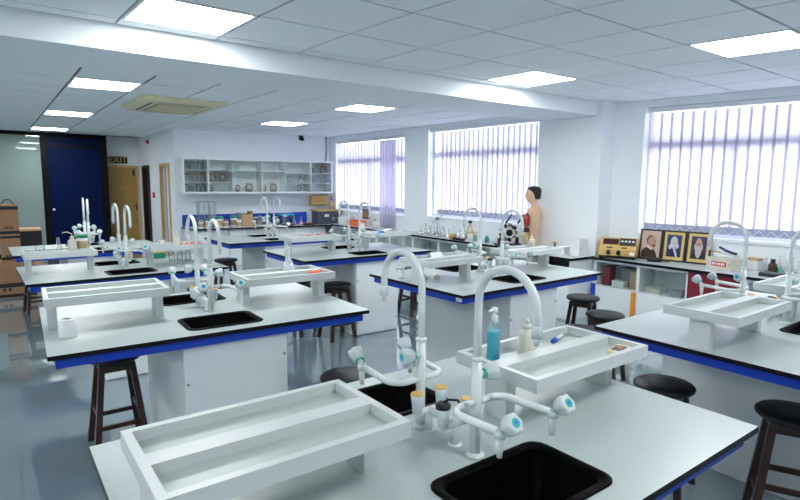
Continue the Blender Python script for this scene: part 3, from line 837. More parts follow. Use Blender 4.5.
# wall cabinet with sliding glass and specimen jars
wl = math.hypot(6.27-3.10, bwy(6.27)-bwy(3.10)); wa = math.atan2(bwy(6.27)-bwy(3.10), 6.27-3.10)
WC = thing('wall_cabinet', 'long white wall cabinet with sliding glass doors full of jars', 'wall cabinet', (3.10, bwy(3.10)-.004, 1.44), wa)
DC, HC = .40, .71
def wcx(px): # cabinet x from a photo column on its front
    p = PY(px, 176, bwy(4.5)-DC); return (p.x-3.10)/math.cos(wa)
b = MB()
b.box((0, -DC, 0), (wl, 0, .035)); b.box((0, -DC, HC-.035), (wl, 0, HC)); b.box((0, -DC, .035), (.035, 0, HC-.035)); b.box((wl-.035, -DC, .035), (wl, 0, HC-.035)); b.box((.035, -.012, .035), (wl-.035, 0, HC-.035))
b.build('carcass', WHITE, WC)
div = [wcx(180+v/5) for v in (35, 160, 280, 420, 530, 650, 756)]
for i, x in enumerate(div[1:-1]):
    MB().box((x-.012, -DC+.03, .035), (x+.012, -.012, HC-.035)).build('divider', WHITE, WC)
SH = {0: (.22, .46), 1: (.22, .46), 2: (.46,), 3: (.46,), 4: (.21, .43), 5: (.21, .43)}
edges = [.035]+[d for d in div[1:-1]]+[wl-.035]
for i in range(6):
    for z in SH[i]: MB().box((edges[i]+.014, -DC+.04, z), (edges[i+1]-.014, -.014, z+.014)).build('shelf', WHITE, WC)
    y = -DC+.012 if i % 2 else -DC+.022
    g = MB().box((edges[i]-.01 if i else edges[i], y, .036), (edges[i+1]+.01 if i < 5 else edges[i+1], y+.006, HC-.036)).build('glass_door', CABG, WC)
    for xx in ((edges[i]+.002,) if i % 2 else (edges[i+1]-.014,)):
        MB().box((xx, y-.003, .037), (xx+.014, y-.0005, HC-.037)).build('door_stile', WHITE, g)
Mw = WC.matrix_basis.copy(); Mw = Matrix.Translation(WC.location) @ Matrix.Rotation(wa, 4, 'Z')
rowname = {0: 'bottom', 1: 'middle', 2: 'top'}
bayname = ['first', 'second', 'third', 'fourth', 'fifth', 'sixth']
spec = [(55,2,0),(92,2,0),(128,2,0),(55,1,1),(105,1,1),(145,1,1),(48,0,0),(88,0,4),(117,0,0),(146,0,0),
        (187,1,2),(238,1,2),(180,0,3),(308,2,4),(312,0,3),(368,0,2),(440,0,3),(485,0,2),
        (562,1,0),(615,1,0),(607,0,3),(668,2,4),(690,2,4),(722,2,2),(664,1,0),(700,1,0)]
cnt = {}
for (vx, row, kind) in spec:
    x = wcx(180+vx/5); bay = max(i for i in range(6) if edges[i] <= x+.001)
    x = min(max(x, edges[bay]+.07), edges[bay+1]-.07)
    lv = [.0355]+[z+.0145 for z in SH[bay]]
    if bay in (2, 3) and row == 2: row = 1
    z = lv[min(row, len(lv)-1)]
    key = (bay, row); cnt[key] = cnt.get(key, 0)+1
    p = Mw @ Vector((x, -.20, z))
    o = ['', 'second ', 'third ', 'fourth '][cnt[key]-1]
    lab = '%sjar from the left, %s shelf, %s bay of the wall cabinet' % (o or 'first ', rowname[row], bayname[bay])
    r = (.050, .056, .078, .045, .038)[kind]; h = (.16, .17, .175, .14, .13)[kind]
    
    jar(p, r, h, (GREY, REDC, REDC, REDC, WPLA)[kind], lab, 'jars in the wall cabinet', None, (None, None, TAN, TAN, None)[kind], fill=.35)

# back counter crowd
def onback(px, d=.35): # a point on the back worktop in the column of a pixel
    x = 4.0
    for _ in range(20):
        y = bwy(x)-d; p = PY(px, 225, y); x = p.x
    return Vector((x, y, .7605))
gc = onback(207, .40); GCs = thing('glass_case', 'tall glass case with thin blue-grey edges at the left of the back counter', 'glass case', gc)
g = MB(); s_ = .19; hh = .52
for i in range(6):
    a0, a1 = math.pi/3*i, math.pi/3*(i+1)
    A = Vector((s_*math.cos(a0), s_*math.sin(a0), 0)); B_ = Vector((s_*math.cos(a1), s_*math.sin(a1), 0))
    MB().add([A, B_, B_+Vector((0,0,hh)), A+Vector((0,0,hh))], [(0,1,2,3)]).build('pane', GLASS, GCs)
    g.tube([A, A+Vector((0,0,hh))], .007, 6); g.tube([A+Vector((0,0,hh)), B_+Vector((0,0,hh))], .007, 6); g.tube([A+Vector((0,0,.006)), B_+Vector((0,0,.006))], .006, 6)
g.build('edge_frame', mat('blue_grey_edge', (.26, .34, .44), .4), GCs)
for i, (px, lm, d, sc_h) in enumerate(((201, TAN, .62, .8), (208, GREENC, .64, .95), (220, GREENC, .52, 1.1), (226, REDC, .62, .8), (234, GREENC, .50, 1.15), (239, WPLA, .6, .8))):
    q = ['pale brown-topped tub before the glass case', 'green-lidded tub right before the glass case', 'larger green-lidded tub right of the glass case', 'small red-lidded tub between two green-lidded tubs', 'green-lidded tub next to the open wooden box', 'white-lidded tub touching the open wooden box'][i]
    tub(onback(px, d), .060*sc_h, .20*sc_h, lm, q, 'tubs on the back counter')
p = onback(245.5, .42); t = thing('open_wooden_box', 'open wooden box with flaps standing on the back counter', 'box', p, R(5)); t.scale = (.8, .8, .95)
MB().box((-.15, -.12, 0), (.15, .12, .27)).build('body', CARDL, t); MB().box((-.12, -.125, .27), (.12, .0, .285)).build('dark_opening_plate', BLACK, t)  # black plate stands for the unlit inside of the box
MB().box((-.2, -.1, .20), (-.155, .1, .30)).build('flap', GREY, t); MB().box((.10, -.1, .27), (.17, .1, .33)).build('flap', CARD, t)
GN = ['just right of the open wooden box', 'second right of the open wooden box', 'third right of the open wooden box', 'left of the far paired taps', 'between the far paired taps', 'right of the far paired taps']
for i, px in enumerate((255.5, 259.5, 263.5, 267.5, 276, 285)):
    jar(onback(px, .45+.1*(i % 2)), .055, .19+.03*(i % 2), (WPLA, GREY, WPLA)[i % 3], 'clear glass jar '+GN[i], 'glass jars on the back counter', None, TAN if i % 3 == 1 else None)
p = onback(269, .30); t = thing('green_plant_model', 'small green leafy model on the back counter', 'model', p)
MB().lathe([(.04, 0), (.05, .06)], n=10).build('pot', WPLA, t)
for i in range(7):
    a = i*.9; MB().add([(0,0,.05), (.05*math.cos(a), .05*math.sin(a), .17), (.02*math.cos(a), .02*math.sin(a), .34-.02*i), (.05*math.cos(a+.7), .05*math.sin(a+.7), .16)], [(0,1,2,3)]).build('leaf', GREENC, t)
p = onback(286, .28); t = thing('storage_tub', 'clear tub with a turquoise lid on the back counter', 'tub', p); MB().box((-.14, -.12, 0), (.14, .12, .20)).build('body', GLASS, t); MB().box((-.15, -.13, .20), (.15, .13, .23)).build('lid', mat('turquoise', (.03, .45, .60), .4), t)
p = onback(299.5, .20); t = thing('drying_rack', 'blue board rack standing behind the pink flask', 'rack', p); MB().box((-.17, -.02, 0), (.17, .0, .26)).build('board', BLUEP, t); MB().box((-.17, -.12, 0), (.17, -.02, .02)).build('foot', BLUEP, t)
for i, (px, lq) in enumerate(((294, None), (301, PINK), (308, None))):
    erlen(onback(px, .52), .06, .20, ['clear conical flask before the blue rack', 'conical flask of pink liquid before the blue rack', 'clear conical flask right of the pink one'][i], 'flasks on the back counter', liquid=lq)
for i, px in enumerate((288, 309)):
    t = thing('wooden_block', ['flat brown block before the turquoise-lidded tub', 'flat brown block near the back corner'][i], 'block', onback(px, .66)); MB().box((-.12, -.05, 0), (.12, .05, .035)).build('base', WOOD, t); MB().box((-.07, -.03, .035), (.07, .03, .055)).build('top', CARD, t)
# dark instrument with wooden top in the corner, wooden wall box above it
p = onback(329, .40); p.x = min(p.x, 6.05); p.y = bwy(p.x)-.40; t = thing('dark_instrument', 'dark grey instrument with a wooden top in the back corner', 'instrument', p, wa); t.scale = (.88, .9, .95)
MB().box((-.30, -.22, 0), (.30, .2, .30)).build('case', DGREY, t, bevel=.01); MB().box((-.33, -.25, .30), (.33, .22, .335)).build('wooden_top', YWOOD2, t)
MB().box((-.12, -.225, .17), (0, -.221, .23)).build('name_plate', WPLA, t); MB().lathe([(.05, 0), (.04, .02)], n=14).xf(Matrix.Translation((.12, -.22, .12)) @ Matrix.Rotation(R(90), 4, 'X')).build('dial', GREY, t)
p = PY(325, 201, bwy(6.2)-.1); t = thing('wooden_wall_box', 'small pale wooden box fixed to the wall above the dark instrument', 'box', (6.06, bwy(6.06)-.005, 1.28), wa)
MB().box((-.20, -.14, -.11), (.20, 0, .10)).build('body', YWOOD2, t, bevel=.008)
for dx in (-.08, .0, .09): MB().tube([(dx, -.139, -.02), (dx, -.15, -.02)], .018, 8).build('hole_ring', CARD, t)
p = onback(333, .25); t = thing('amber_bottle', 'tall amber bottle standing on the wooden top in the corner', 'bottle', (min(p.x, 6.22), bwy(6.1)-.36, .7605+.3185)); MB().lathe([(.05, 0), (.05, .12), (.02, .17), (.02, .21)], n=12).build('body', TAN, t); MB().lathe([(.025, .21), (.025, .25)], n=10).build('cap', BLUEP, t)

# ------------------------------------------------------------------ things on the far window counter
def onwin(px, py, z=ZC): p = PZ(px, py, z); return Vector((min(max(p.x, XF+.08), wx(p.y)-.1), p.y, z+.0005))
def wincol(px, dx=.2, z=ZC):     # on the window worktop in the column of a pixel
    x = XF+dx; d = ray(px, 235); return Vector((x, x/d.x*d.y, z+.0005))
t = thing('orange_crate', 'orange plastic crate on the counter below the farthest window', 'crate', wincol(357, .2)); MB().box((-.10, -.2, 0), (.10, .2, .012)).build('base', ORANGE, t)
b = MB(); b.box((-.10,-.2,.012),(-.09,.2,.12)); b.box((.09,-.2,.012),(.10,.2,.12)); b.box((-.09,-.2,.012),(.09,-.19,.12)); b.box((-.09,.19,.012),(.09,.2,.12)); b.build('sides', ORANGE, t)
t = thing('photo_card', 'small dark photograph propped below the farthest window', 'picture', wincol(366, .40)); MB().box((-.01, -.12, .14), (.01, .12, .34)).build('card', DGREY, t); MB().box((-.014, -.09, .17), (-.0105, .09, .31)).build('print', CARD, t); MB().box((-.01, -.1, 0), (.01, .1, .14)).build('stand', WPLA, t)
t = thing('yellow_bottle', 'small bottle with yellow-orange cap below the farthest window', 'bottle', wincol(375, .22)); MB().lathe([(.05, 0), (.05, .1), (.025, .14)], n=12).build('body', WPLA, t); MB().lathe([(.03, .14), (.03, .18)], n=12).build('cap', YCAP, t)
simple_box('storage_box', 'white lidded box on the counter in the back window corner', 'box', wincol(346, .22), (.22, .3, .16), 0, WPLA)
FN = ['leftmost', 'second', 'third', 'fourth', 'fifth', 'sixth', 'seventh', 'eighth', 'ninth', 'tenth']
for i, px in enumerate((421, 425.5, 430, 434.5, 439, 443.5, 449, 454.5, 459.5, 465)):
    erlen(wincol(px, .14+.16*(i % 2)), .048+.008*(i % 3), .15+.02*((i*2) % 3), FN[i]+' of the row of clear flasks below the middle window', 'flasks below the middle window', liquid=(None, MILK, None, TAN)[i % 4])
p = wincol(437, .42); t = thing('clamp_stand', 'thin clamp stand with slanting rod among the flasks', 'stand', p); MB().box((-.04, -.06, 0), (.04, .06, .015)).build('base', DGREY, t); MB().tube([(0,0,.015), (0,0,.32)], .006, 8).build('rod', METAL, t); MB().tube([(0,.14,.20), (0,-.34,.46)], .006, 6).build('slanting_rod', METAL, t); MB().cbox((0, 0, .28), (.04, .05, .04)).build('clamp', GREENC, t)
t = thing('yellow_pot', 'small orange-yellow pot in front of the flasks', 'pot', wincol(451.5, .04)); MB().lathe([(.03, 0), (.042, .06), (.035, .08)], n=12).build('body', YELL, t); MB().lathe([(.04, .078), (.02, .10)], n=12).build('lid', YCAP, t)
t = thing('rubber_stopper_set', 'small heap of black stoppers beside the flasks', 'stoppers', wincol(459, .035)); 
for i in range(5): MB().lathe([(.02, 0), (.026, .04)], (0, (i-2)*.054, 0), n=10).build('stopper', BLACK, t)
p = wincol(470, .14); t = thing('wooden_stand', 'small yellow wooden A-shaped stand with black clip', 'stand', p)
for q in (-1, 1): MB().tube([(0, q*.12, 0), (0, 0, .28)], .012, 6).build('strut', YELL, t)
MB().cbox((0, 0, .13), (.03, .12, .02)).build('crossbar', YELL, t); MB().cbox((0, 0, .30), (.03, .05, .04)).build('clip', BLACK, t)
p = PX(474, 218, wx(6.35)-.012); t = thing('wall_card', 'blank pale card fixed below the middle window', 'card', (wx(p.y)-.004, p.y, .93)); MB().box((-.004, -.12, -.07), (0, .12, .09)).build('card', PAPER, t); MB().box((-.006, -.09, -.045), (-.004, .09, -.035)).build('printed_line', GREY, t)
for i, (px, c) in enumerate(((475, TEAL), (487, mat('teal_glass', (.05, .25, .30), .3)))):
    t = thing('small_bottle', ['small teal bottle beside the wooden stand', 'small dark teal bottle left of the black apparatus'][i], 'bottle', wincol(px, .18)); MB().lathe([(.035, 0), (.035, .07), (.015, .10)], n=10).build('body', c, t); MB().lathe([(.02, .10), (.02, .125)], n=10).build('cap', WPLA, t)
# black apparatus with two pointed arms
p = wincol(508, .22); ap = thing('black_apparatus', 'black and pale mechanical apparatus with two pointed arms near the torso model', 'apparatus', p, R(-36))
MB().box((-.20, -.1, 0), (.2, .1, .02)).build('base_plate', BLACK, ap)
rnd = random.Random(3)
for i in range(9):
    a = i*2*math.pi/9; r = .11
    MB().tube([(r*math.cos(a), -.07, .19+r*math.sin(a)), (r*math.cos(a), .05, .19+r*math.sin(a))], .030, 8).build('cylinder', BLACK if i % 2 else METAL, ap)
MB().tube([(0, -.09, .19), (0, .08, .19)], .075, 14).build('hub', WPLA, ap)
MB().tube([(0, -.10, .19), (0, -.088, .19)], .05, 14).build('hub_ring', BLACK, ap)
for s1 in (-1, 1): MB().box((s1*.13-.02, -.05, .02), (s1*.13+.02, .05, .12)).build('foot', BLACK, ap)
for dx in (-.02, .16): MB().tube([(dx-.02, 0, .32), (dx+.07, 0, .46)], [.016, .010], 8).build('pointed_arm', BLACK, ap)
for (dx, dz) in ((-.17, .1), (-.09, .06), (.06, .05), (.17, .12)): MB().lathe([(.02, 0), (.03, .03), (.02, .06)], (dx, -.08, dz), n=8).build('fitting', MILK, ap)

# anatomical torso model: one lofted body, organs set into the open front
def torso(p, rz):
    t = thing('torso_model', 'anatomical torso model with dark hair and red lungs beside the column', 'anatomical model', p, rz)
    n = 24; S = .88
    # (z, half width, half depth, centre y)  faces -y in its own frame
    prof = [(0,.145,.095,.00),(.10,.150,.105,.005),(.22,.140,.095,.01),(.32,.150,.10,.01),(.44,.170,.105,.012),(.53,.180,.112,.018),(.60,.172,.105,.022),(.645,.140,.085,.03),(.672,.08,.062,.032),(.70,.055,.055,.025),(.735,.053,.056,.012),
            (.76,.055,.068,-.004),(.80,.068,.088,-.004),(.85,.078,.104,-.002),(.90,.080,.106,.002),(.945,.070,.092,.008),(.975,.048,.064,.010),(.99,.015,.02,.010)]
    rs = []
    for z, hw, hd, cy in prof:
        ring = []
        for i in range(n):
            a = 2*math.pi*i/n; x = hw*math.cos(a); y = hd*math.sin(a)+cy
            if z < .60 and math.sin(a) < -.25 and z > .0: y += .045*min(1, (z)/.05)      # open front hollow
            ring.append((x*S*1.08, y*S*1.08, z*.86))
        rs.append(ring)
    b = MB().rings(rs)
    # nose, lips, ears as raised relief joined to the head
    k = .86
    b.lathe([(.001, -.024), (.016, -.016), (.012, .006), (.003, .026)], (0, -.096, .852*k), n=8)
    b.lathe([(.001, -.008), (.014, 0), (.001, .008)], (0, -.086, .805*k), n=8)
    b.lathe([(.001, -.016), (.030, 0), (.001, .014)], (0, -.068, .775*k), n=10)
    for q in (-1, 1): b.lathe([(.001, -.028), (.010, -.012), (.012, .012), (.001, .028)], (q*.066, .006, .85*k), n=8, sy=1.8)
    b.build('body', SKIN, t)
    h = MB(); hr = []
    for z, hw, hd, cy, cut in ((.79,.060,.045,.055,.1),(.83,.076,.066,.046,.1),(.88,.083,.080,.034,.05),(.925,.083,.094,.024,0),(.960,.074,.098,.012,0),(.988,.05,.070,.010,0),(1.003,.012,.02,.010,0)):
        hr.append([(hw*math.cos(2*math.pi*i/n)*S*1.1, (hd*math.sin(2*math.pi*i/n)+cy)*S*1.1, z*.86) for i in range(n)])
    h.rings(hr); h.build('hair', HAIR, t)
    for q in (-1, 1):
        MB().lathe([(.001, -.006), (.010, 0), (.001, .006)], (q*.030, -.086, .872*k), n=8).build('eye', BLACK, t)
        MB().lathe([(.001, -.10), (.045, -.07), (.066, 0), (.050, .07), (.018, .10), (.001, .105)], (q*.058, -.072, .45*k), n=12, sy=.75).build('lung', LUNG, t)
    MB().lathe([(.001, -.05), (.05, -.02), (.055, .01), (.001, .05)], (.0, -.085, .42*k), n=12, sy=.7).build('heart', LUNG, t)
    MB().lathe([(.001, -.04), (.09, -.02), (.10, .01), (.001, .04)], (.0, -.078, .30*k), n=14, sy=.65).build('liver', LIVER, t)
    MB().lathe([(.001, -.10), (.08, -.07), (.10, .0), (.085, .07), (.001, .10)], (0, -.062, .15*k), n=14, sy=.62).build('intestine', GUT, t)
    MB().box((-.16, -.11, -.018), (.16, .12, 0)).build('plinth', BLACK, t)
pt = wincol(541, .10); pt.z = ZC+.0185
torso(Vector((5.99, PX(531.5, 235, 5.99).y, ZC+.0185)), R(219))

# on the projecting end unit and beside it
simple_box('storage_box', 'tall white carton on the cabinet end beside the column', 'box', (6.02, 4.22, ZC+.0005), (.16, .14, .22), 0, PAPER)
simple_box('storage_box', 'low white carton left of the tall one beside the column', 'box', (5.98, 4.44, ZC+.0005), (.16, .14, .10), 10, PAPER)
t = thing('tripod_burner', 'small brass and black burner beside the cartons', 'burner', (6.06, 4.62, ZC+.0005)); MB().lathe([(.05, 0), (.05, .015), (.012, .03), (.012, .12)], n=12).build('base', BLACK, t); MB().lathe([(.03, .12), (.03, .14)], n=12).build('head', YELL, t)
simple_box('storage_box', 'flat white carton at the left end of the cabinet by the column', 'box', (5.80, 4.66, ZC+.0005), (.2, .12, .05), 0, PAPER)

# mustard photometer
t = thing('photometer', 'mustard benchtop instrument with keypad and two black knobs by the portraits', 'instrument', (6.245, 3.80, ZC+.0005), R(-66)); t.scale = (.98, .98, 1.2)
# local: x along the front, -y is the front
L_, D_ = .44, .26; b = MB()
sec = [(-.13, .03), (.10, .03), (.10, .20), (.02, .21), (-.06, .115), (-.13, .10)]
n = len(sec); vs = [(x, y, z) for x in (-L_/2, L_/2) for y, z in sec]
b.add(vs, [tuple(range(n)), tuple(reversed(range(n, 2*n)))]+[(i, n+i, n+(i+1) % n, (i+1) % n) for i in range(n)]); b.build('case', YELL, t, bevel=.006)
MB().box((-L_/2+.01, -.14, .012), (L_/2-.01, .10, .03)).build('base', BLACK, t)
for dx in (-.2, .2):
    for dy in (-.12, .09): MB().lathe([(.015, 0), (.015, .012)], (dx, dy, 0), n=8).build('foot', BLACK, t)
def onslope(x, u, w, hgt, m, name):   # a plate lying on the sloping panel; u runs up the slope
    a = Vector((x, -.06+.08*u, .115+.095*u)); up = Vector((0, .08, .095)).normalized(); nr = Vector((0, -.095, .08)).normalized()
    c = [a+Vector((sx*w/2, 0, 0))+up*(sy*hgt/2)+nr*dz for dz in (.0, .005) for sx, sy in ((-1,-1),(1,-1),(1,1),(-1,1))]
    return MB().add(c, [(3,2,1,0),(4,5,6,7),(0,1,5,4),(1,2,6,5),(2,3,7,6),(3,0,4,7)]).build(name, m, t)
onslope(-.09, .55, .19, .07, mat('display_red_black', (.05, .008, .008), .2), 'display'); kp = onslope(.11, .55, .19, .09, BLACK, 'keypad')
for i in range(4): onslope(.045+.043*i, .58, .026, .018, WPLA, 'key').location = (0, -.004, .004)
for dx in (-.10, .02): MB().lathe([(.026, 0), (.026, .02), (.02, .025)], n=14).xf(Matrix.Translation((dx, -.129, .066)) @ Matrix.Rotation(R(90), 4, 'X')).build('knob', BLACK, t)
MB().box((-.13, -.098, .1065), (-.06, -.07, .118)).build('vent_slot', BLACK, t); MB().box((.05, -.098, .1065), (.11, -.07, .118)).build('vent_slot', BLACK, t)
MB().box((.15, -.134, .045), (.2, -.1305, .075)).build('rating_plate', WPLA, t)
t = thing('mains_adapter', 'small black adapter lying between the instrument and the portraits', 'adapter', (6.30, 3.36, ZC+.0005), R(-60)); MB().box((-.08, -.035, 0), (.08, .035, .05)).build('case', BLACK, t, bevel=.008); MB().tube([(.08, 0, .02), (.12, .01, .006), (.16, .05, .006)], .005, 6).build('cable', BLACK, t)

# framed portraits leaning on the wall below the right-hand window
PBG = [mat('sepia_ground', (.62, .46, .36), .5, noise=.1, scale=6), mat('indigo_ground', (.02, .035, .16), .5, noise=.3, scale=6), mat('dusk_ground', (.045, .035, .13), .5, noise=.3, scale=6)]
FACE = [mat('sepia_face', (.48, .28, .20), .5), mat('pale_face', (.62, .50, .46), .5), mat('ruddy_face', (.55, .30, .22), .5)]
HAIRS = [mat('sepia_hair', (.16, .085, .06), .6), mat('powdered_hair', (.55, .58, .66), .6), mat('grey_beard', (.58, .52, .50), .6)]
COAT = [mat('sepia_coat', (.045, .018, .014), .6), mat('blue_coat', (.01, .015, .06), .6), mat('black_coat', (.012, .012, .03), .6)]
def portrait(i, y, label):
    w_, h_ = .262, .37
    t = thing('framed_portrait', label, 'picture', (wx(y)-.085, y, ZC+.0005), 0, 'framed portraits under the window')
    t.rotation_euler = (0, R(9), -math.atan2(.165, 1)*-1)
    fw = .018
    f = MB(); f.box((-.012, -w_/2, 0), (.012, w_/2, fw)); f.box((-.012, -w_/2, h_-fw), (.012, w_/2, h_)); f.box((-.012, -w_/2, fw), (.012, -w_/2+fw, h_-fw)); f.box((-.012, w_/2-fw, fw), (.012, w_/2, h_-fw))
    f.build('frame', BLACK, t)
    MB().box((-.004, -w_/2+fw, fw), (.004, w_/2-fw, h_-fw)).build('mount', GOLD if i else PBG[0], t)
    b_ = .032 if i else .004
    MB().box((-.006, -w_/2+fw+b_, fw+b_*1.2), (-.0042, w_/2-fw-b_, h_-fw-b_)).build('canvas', PBG[i], t)
    iw, ih = w_/2-fw-b_, h_-2*fw-b_*2.2; zb = fw+b_*1.2
    def shape(pts, m, lay, name):
        s = MB(); n = len(pts); X = -.0062-.0006*lay
        s.add([(X, -x*iw*.98, zb+z*ih*.985+.001) for x, z in pts], [tuple(range(n))]); s.build(name, m, t)
    def ell(cx, cz, rx, rz, n=18, a0=0, a1=2*math.pi): return [(cx+rx*math.cos(a0+(a1-a0)*j/n), cz+rz*math.sin(a0+(a1-a0)*j/n)) for j in range(n if a1-a0 > 6 else n+1)]
    if i == 0:      # head turned to the right edge, dark coat
        shape([(-.95,0),(.8,0),(.75,.12),(.45,.30),(.1,.38),(-.4,.42),(-.85,.28),(-.95,.15)], COAT[0], 1, 'coat')
        shape([(-.45,.40),(.15,.28),(.25,.34),(-.35,.48)], mat('sepia_collar', (.75, .62, .52), .5), 2, 'collar')
        shape(ell(-.04,.66,.46,.20), HAIRS[0], 2, 'hair'); shape(ell(.14,.61,.44,.20), FACE[0], 3, 'face')
        shape(ell(.36,.46,.20,.06), HAIRS[0], 4, 'beard'); shape(ell(.40,.63,.10,.018), HAIRS[0], 4, 'brow'); shape(ell(-.10,.60,.08,.04), mat('sepia_ear', (.56, .34, .25), .5), 4, 'ear')
    elif i == 1:    # long pale curls, white neckcloth
        shape([(-.95,0),(.95,0),(.9,.25),(.45,.40),(-.4,.42),(-.9,.2)], COAT[1], 1, 'coat')
        shape([(-.25,.46),(.2,.42),(.62,.0),(.36,.0),(-.05,.32)], HAIRS[1], 2, 'neckcloth')
        shape(ell(-.02,.68,.52,.26), HAIRS[1], 2, 'wig'); shape(ell(-.5,.46,.24,.12), HAIRS[1], 2, 'curl'); shape(ell(.46,.50,.22,.12), HAIRS[1], 2, 'curl')
        shape(ell(.04,.65,.28,.18), FACE[1], 3, 'face'); shape(ell(-.05,.68,.06,.014), COAT[1], 4, 'eye'); shape(ell(.17,.68,.06,.014), COAT[1], 4, 'eye'); shape(ell(.06,.56,.10,.012), FACE[2], 4, 'mouth')
    else:           # bald head with long pale beard
        shape([(-.98,0),(.98,0),(.95,.25),(.5,.40),(-.5,.40),(-.95,.22)], COAT[2], 1, 'coat')
        shape(ell(0,.55,.56,.26), HAIRS[2], 2, 'whiskers'); shape([(-.5,.5),(.5,.5),(.36,.2),(.1,.04),(-.15,.04),(-.38,.22)], HAIRS[2], 2, 'beard')
        shape(ell(0,.70,.42,.24), FACE[2], 3, 'face'); shape(ell(-.16,.66,.11,.02), COAT[2], 4, 'brow'); shape(ell(.17,.66,.11,.02), COAT[2], 4, 'brow'); shape(ell(0,.52,.26,.05), HAIRS[2], 4, 'moustache')
portrait(0, 3.51, 'sepia portrait of a bearded man turned right, leftmost of three frames')
portrait(1, 3.245, 'portrait of a figure with long pale curls, middle of three frames')
portrait(2, 2.98, 'portrait of a bald man with long pale beard, rightmost of three frames')

# white kit box with a red label, tools on top; second box behind
t = thing('kit_box', 'cream kit box with a red label right of the portraits', 'box', (6.44, 2.62, ZC+.0005), R(-15))
MB().box((-.12, -.15, 0), (.12, .15, .11)).build('body', mat('cream_card', (.66, .62, .52), .6), t); MB().box((-.125, -.155, .11), (.125, .155, .122)).build('lid', mat('cream_card', (.66, .62, .52), .6), t)
lb = MB().box((-.1235, -.09, .035), (-.1205, .085, .085)).build('red_label', RED, t)
for i in range(6): MB().box((-.1242, -.07+.024*i+.008*(i > 3), .048), (-.1236, -.054+.024*i+.008*(i > 3), .074)).build('letter_block', PAPER, lb)
for q in (-1, 1): MB().box((-.1242, q*.125-.005, .05), (-.1205, q*.125+.005, .07)).build('staple', GREY, t)
simple_box('storage_box', 'white carton with a red mark behind the kit box', 'box', (6.64, 2.42, ZC+.0005), (.10, .12, .13), -10, PAPER, lidm=CARDL)
t = thing('tool_bundle', 'white dish of black and blue tools on the kit box', 'tools', (6.44, 2.62, ZC+.1230), R(-15)); MB().rings([rrect(.09, .11, .04, 0), rrect(.10, .125, .05, .04)]).build('dish', WPLA, t)
for i in range(5): MB().tube([(-.05+.02*i, -.14+.03*i, .06), (.0+.015*i, .02+.03*i, .075+.006*i)], .013, 8).build('tool_handle', BLUEP if i == 1 else BLACK, t)
MB().tube([(-.02, .06, .05), (.0, .17, .055)], .008, 6).build('brass_rod', YELL, t); MB().lathe([(.018, .04), (.02, .06)], (.04, -.07, 0), n=10).build('pot', CYAN, t)
p = Vector((6.62, PX(773, 262, 6.62).y, ZC+.0005)); t = thing('brown_bottle', 'small brown glass bottle with black cap at the right end of the counter', 'bottle', p); MB().lathe([(.04, 0), (.04, .08), (.018, .11)], n=12).build('body', mat('amber_glass', (.07, .03, .012), .15), t); MB().lathe([(.024, .11), (.024, .14)], n=12).build('cap', BLACK, t)
for i, px in enumerate((766.5, 780, 786.5, 793, 799.5)):
    p = Vector((6.66, PX(px, 262, 6.66).y, ZC+.0005)); erlen(p, .030, .14+.03*(i % 2), ['clear flask left of the brown bottle', 'first clear flask right of the brown bottle', 'second clear flask right of the brown bottle', 'third clear flask right of the brown bottle', 'clear flask at the picture edge'][i], 'flasks at the right end of the counter', liquid=TEAL if i == 1 else None)
t = thing('black_case', 'flat black case on the counter near the brown bottle', 'case', (6.28, 2.12, ZC+.0005), R(-10)); MB().box((-.06, -.1, 0), (.06, .1, .03)).build('base', BLACK, t, bevel=.004); MB().box((-.055, -.095, .03), (.055, .095, .042)).build('lid', DGREY, t)

# ------------------------------------------------------------------ things on the lab benches
def ontray(px, py, rx=.045, ry=None):
    ry = ry or rx; p = PZ(px, py, ZTR)
    t, M, lx, ly, wx_, wy_ = min(TRAYS.values(), key=lambda v: (v[0].location.xy-p.xy).length)
    q = M.inverted() @ p; x, y = q.x-lx, q.y-ly
    x = max(-wx_/2+.024+rx, min(wx_/2-.024-rx, x))
    sgn = 1 if y > 0 else -1; lo, hi = .031+ry, wy_/2-.023-ry
    y = sgn*((lo+hi)/2 if lo > hi else max(lo, min(hi, abs(y))))
    q = M @ Vector((x+lx, y+ly, 0))
    return Vector((q.x, q.y, ZTR+.0005))
def ontop(px, py): p = PZ(px, py, ZT); return Vector((p.x, p.y, ZT+.0005))
# nearest bench, right tray
p = ontray(493, 362, .03); t = thing('pump_bottle', 'clear pump bottle of bright blue liquid on the nearest bench tray', 'bottle', p, .3)
MB().rings([rrect(.021, .016, .010, .001), rrect(.022, .017, .010, .006), rrect(.022, .017, .010, .105), rrect(.016, .013, .009, .122), rrect(.010, .010, .008, .128)]).build('body', GLASS, t)
MB().rings([rrect(.0195, .0145, .009, .003), rrect(.0205, .0155, .009, .008), rrect(.0205, .0155, .009, .100)]).build('liquid', CYAN, t)
MB().lathe([(.012, .126), (.012, .146), (.006, .150), (.006, .160)], n=14).build('collar', WPLA, t)
pm = MB().lathe([(.011, .158), (.011, .170), (.006, .173)], n=12).build('pump_head', WPLA, t); MB().tube([(0, 0, .166), (-.03, .006, .164)], .004, 6).build('spout', WPLA, pm)
t.scale = (1.12, 1.12, 1.16)
washbottle(ontray(530, 356, .034), .032, .135, 'milky squeeze bottle under the near gooseneck tap')
p = ontray(558, 340, .07, .03); t = thing('marker_pen', 'blue and white marker pen lying in the tray on the nearest bench', 'pen', p + Vector((0,0,.008)), R(18)); MB().tube([(-.025, 0, 0), (.05, 0, 0)], .0075, 10).build('barrel', WPLA, t); MB().tube([(-.065, 0, 0), (-.022, 0, 0)], .0085, 10).build('cap', BLUEP, t); MB().tube([(.05, 0, 0), (.056, 0, 0)], .007, 10).build('end_plug', BLUEP, t); MB().box((-.06, -.002, .008), (-.03, .002, .012)).build('clip', BLUEP, t)
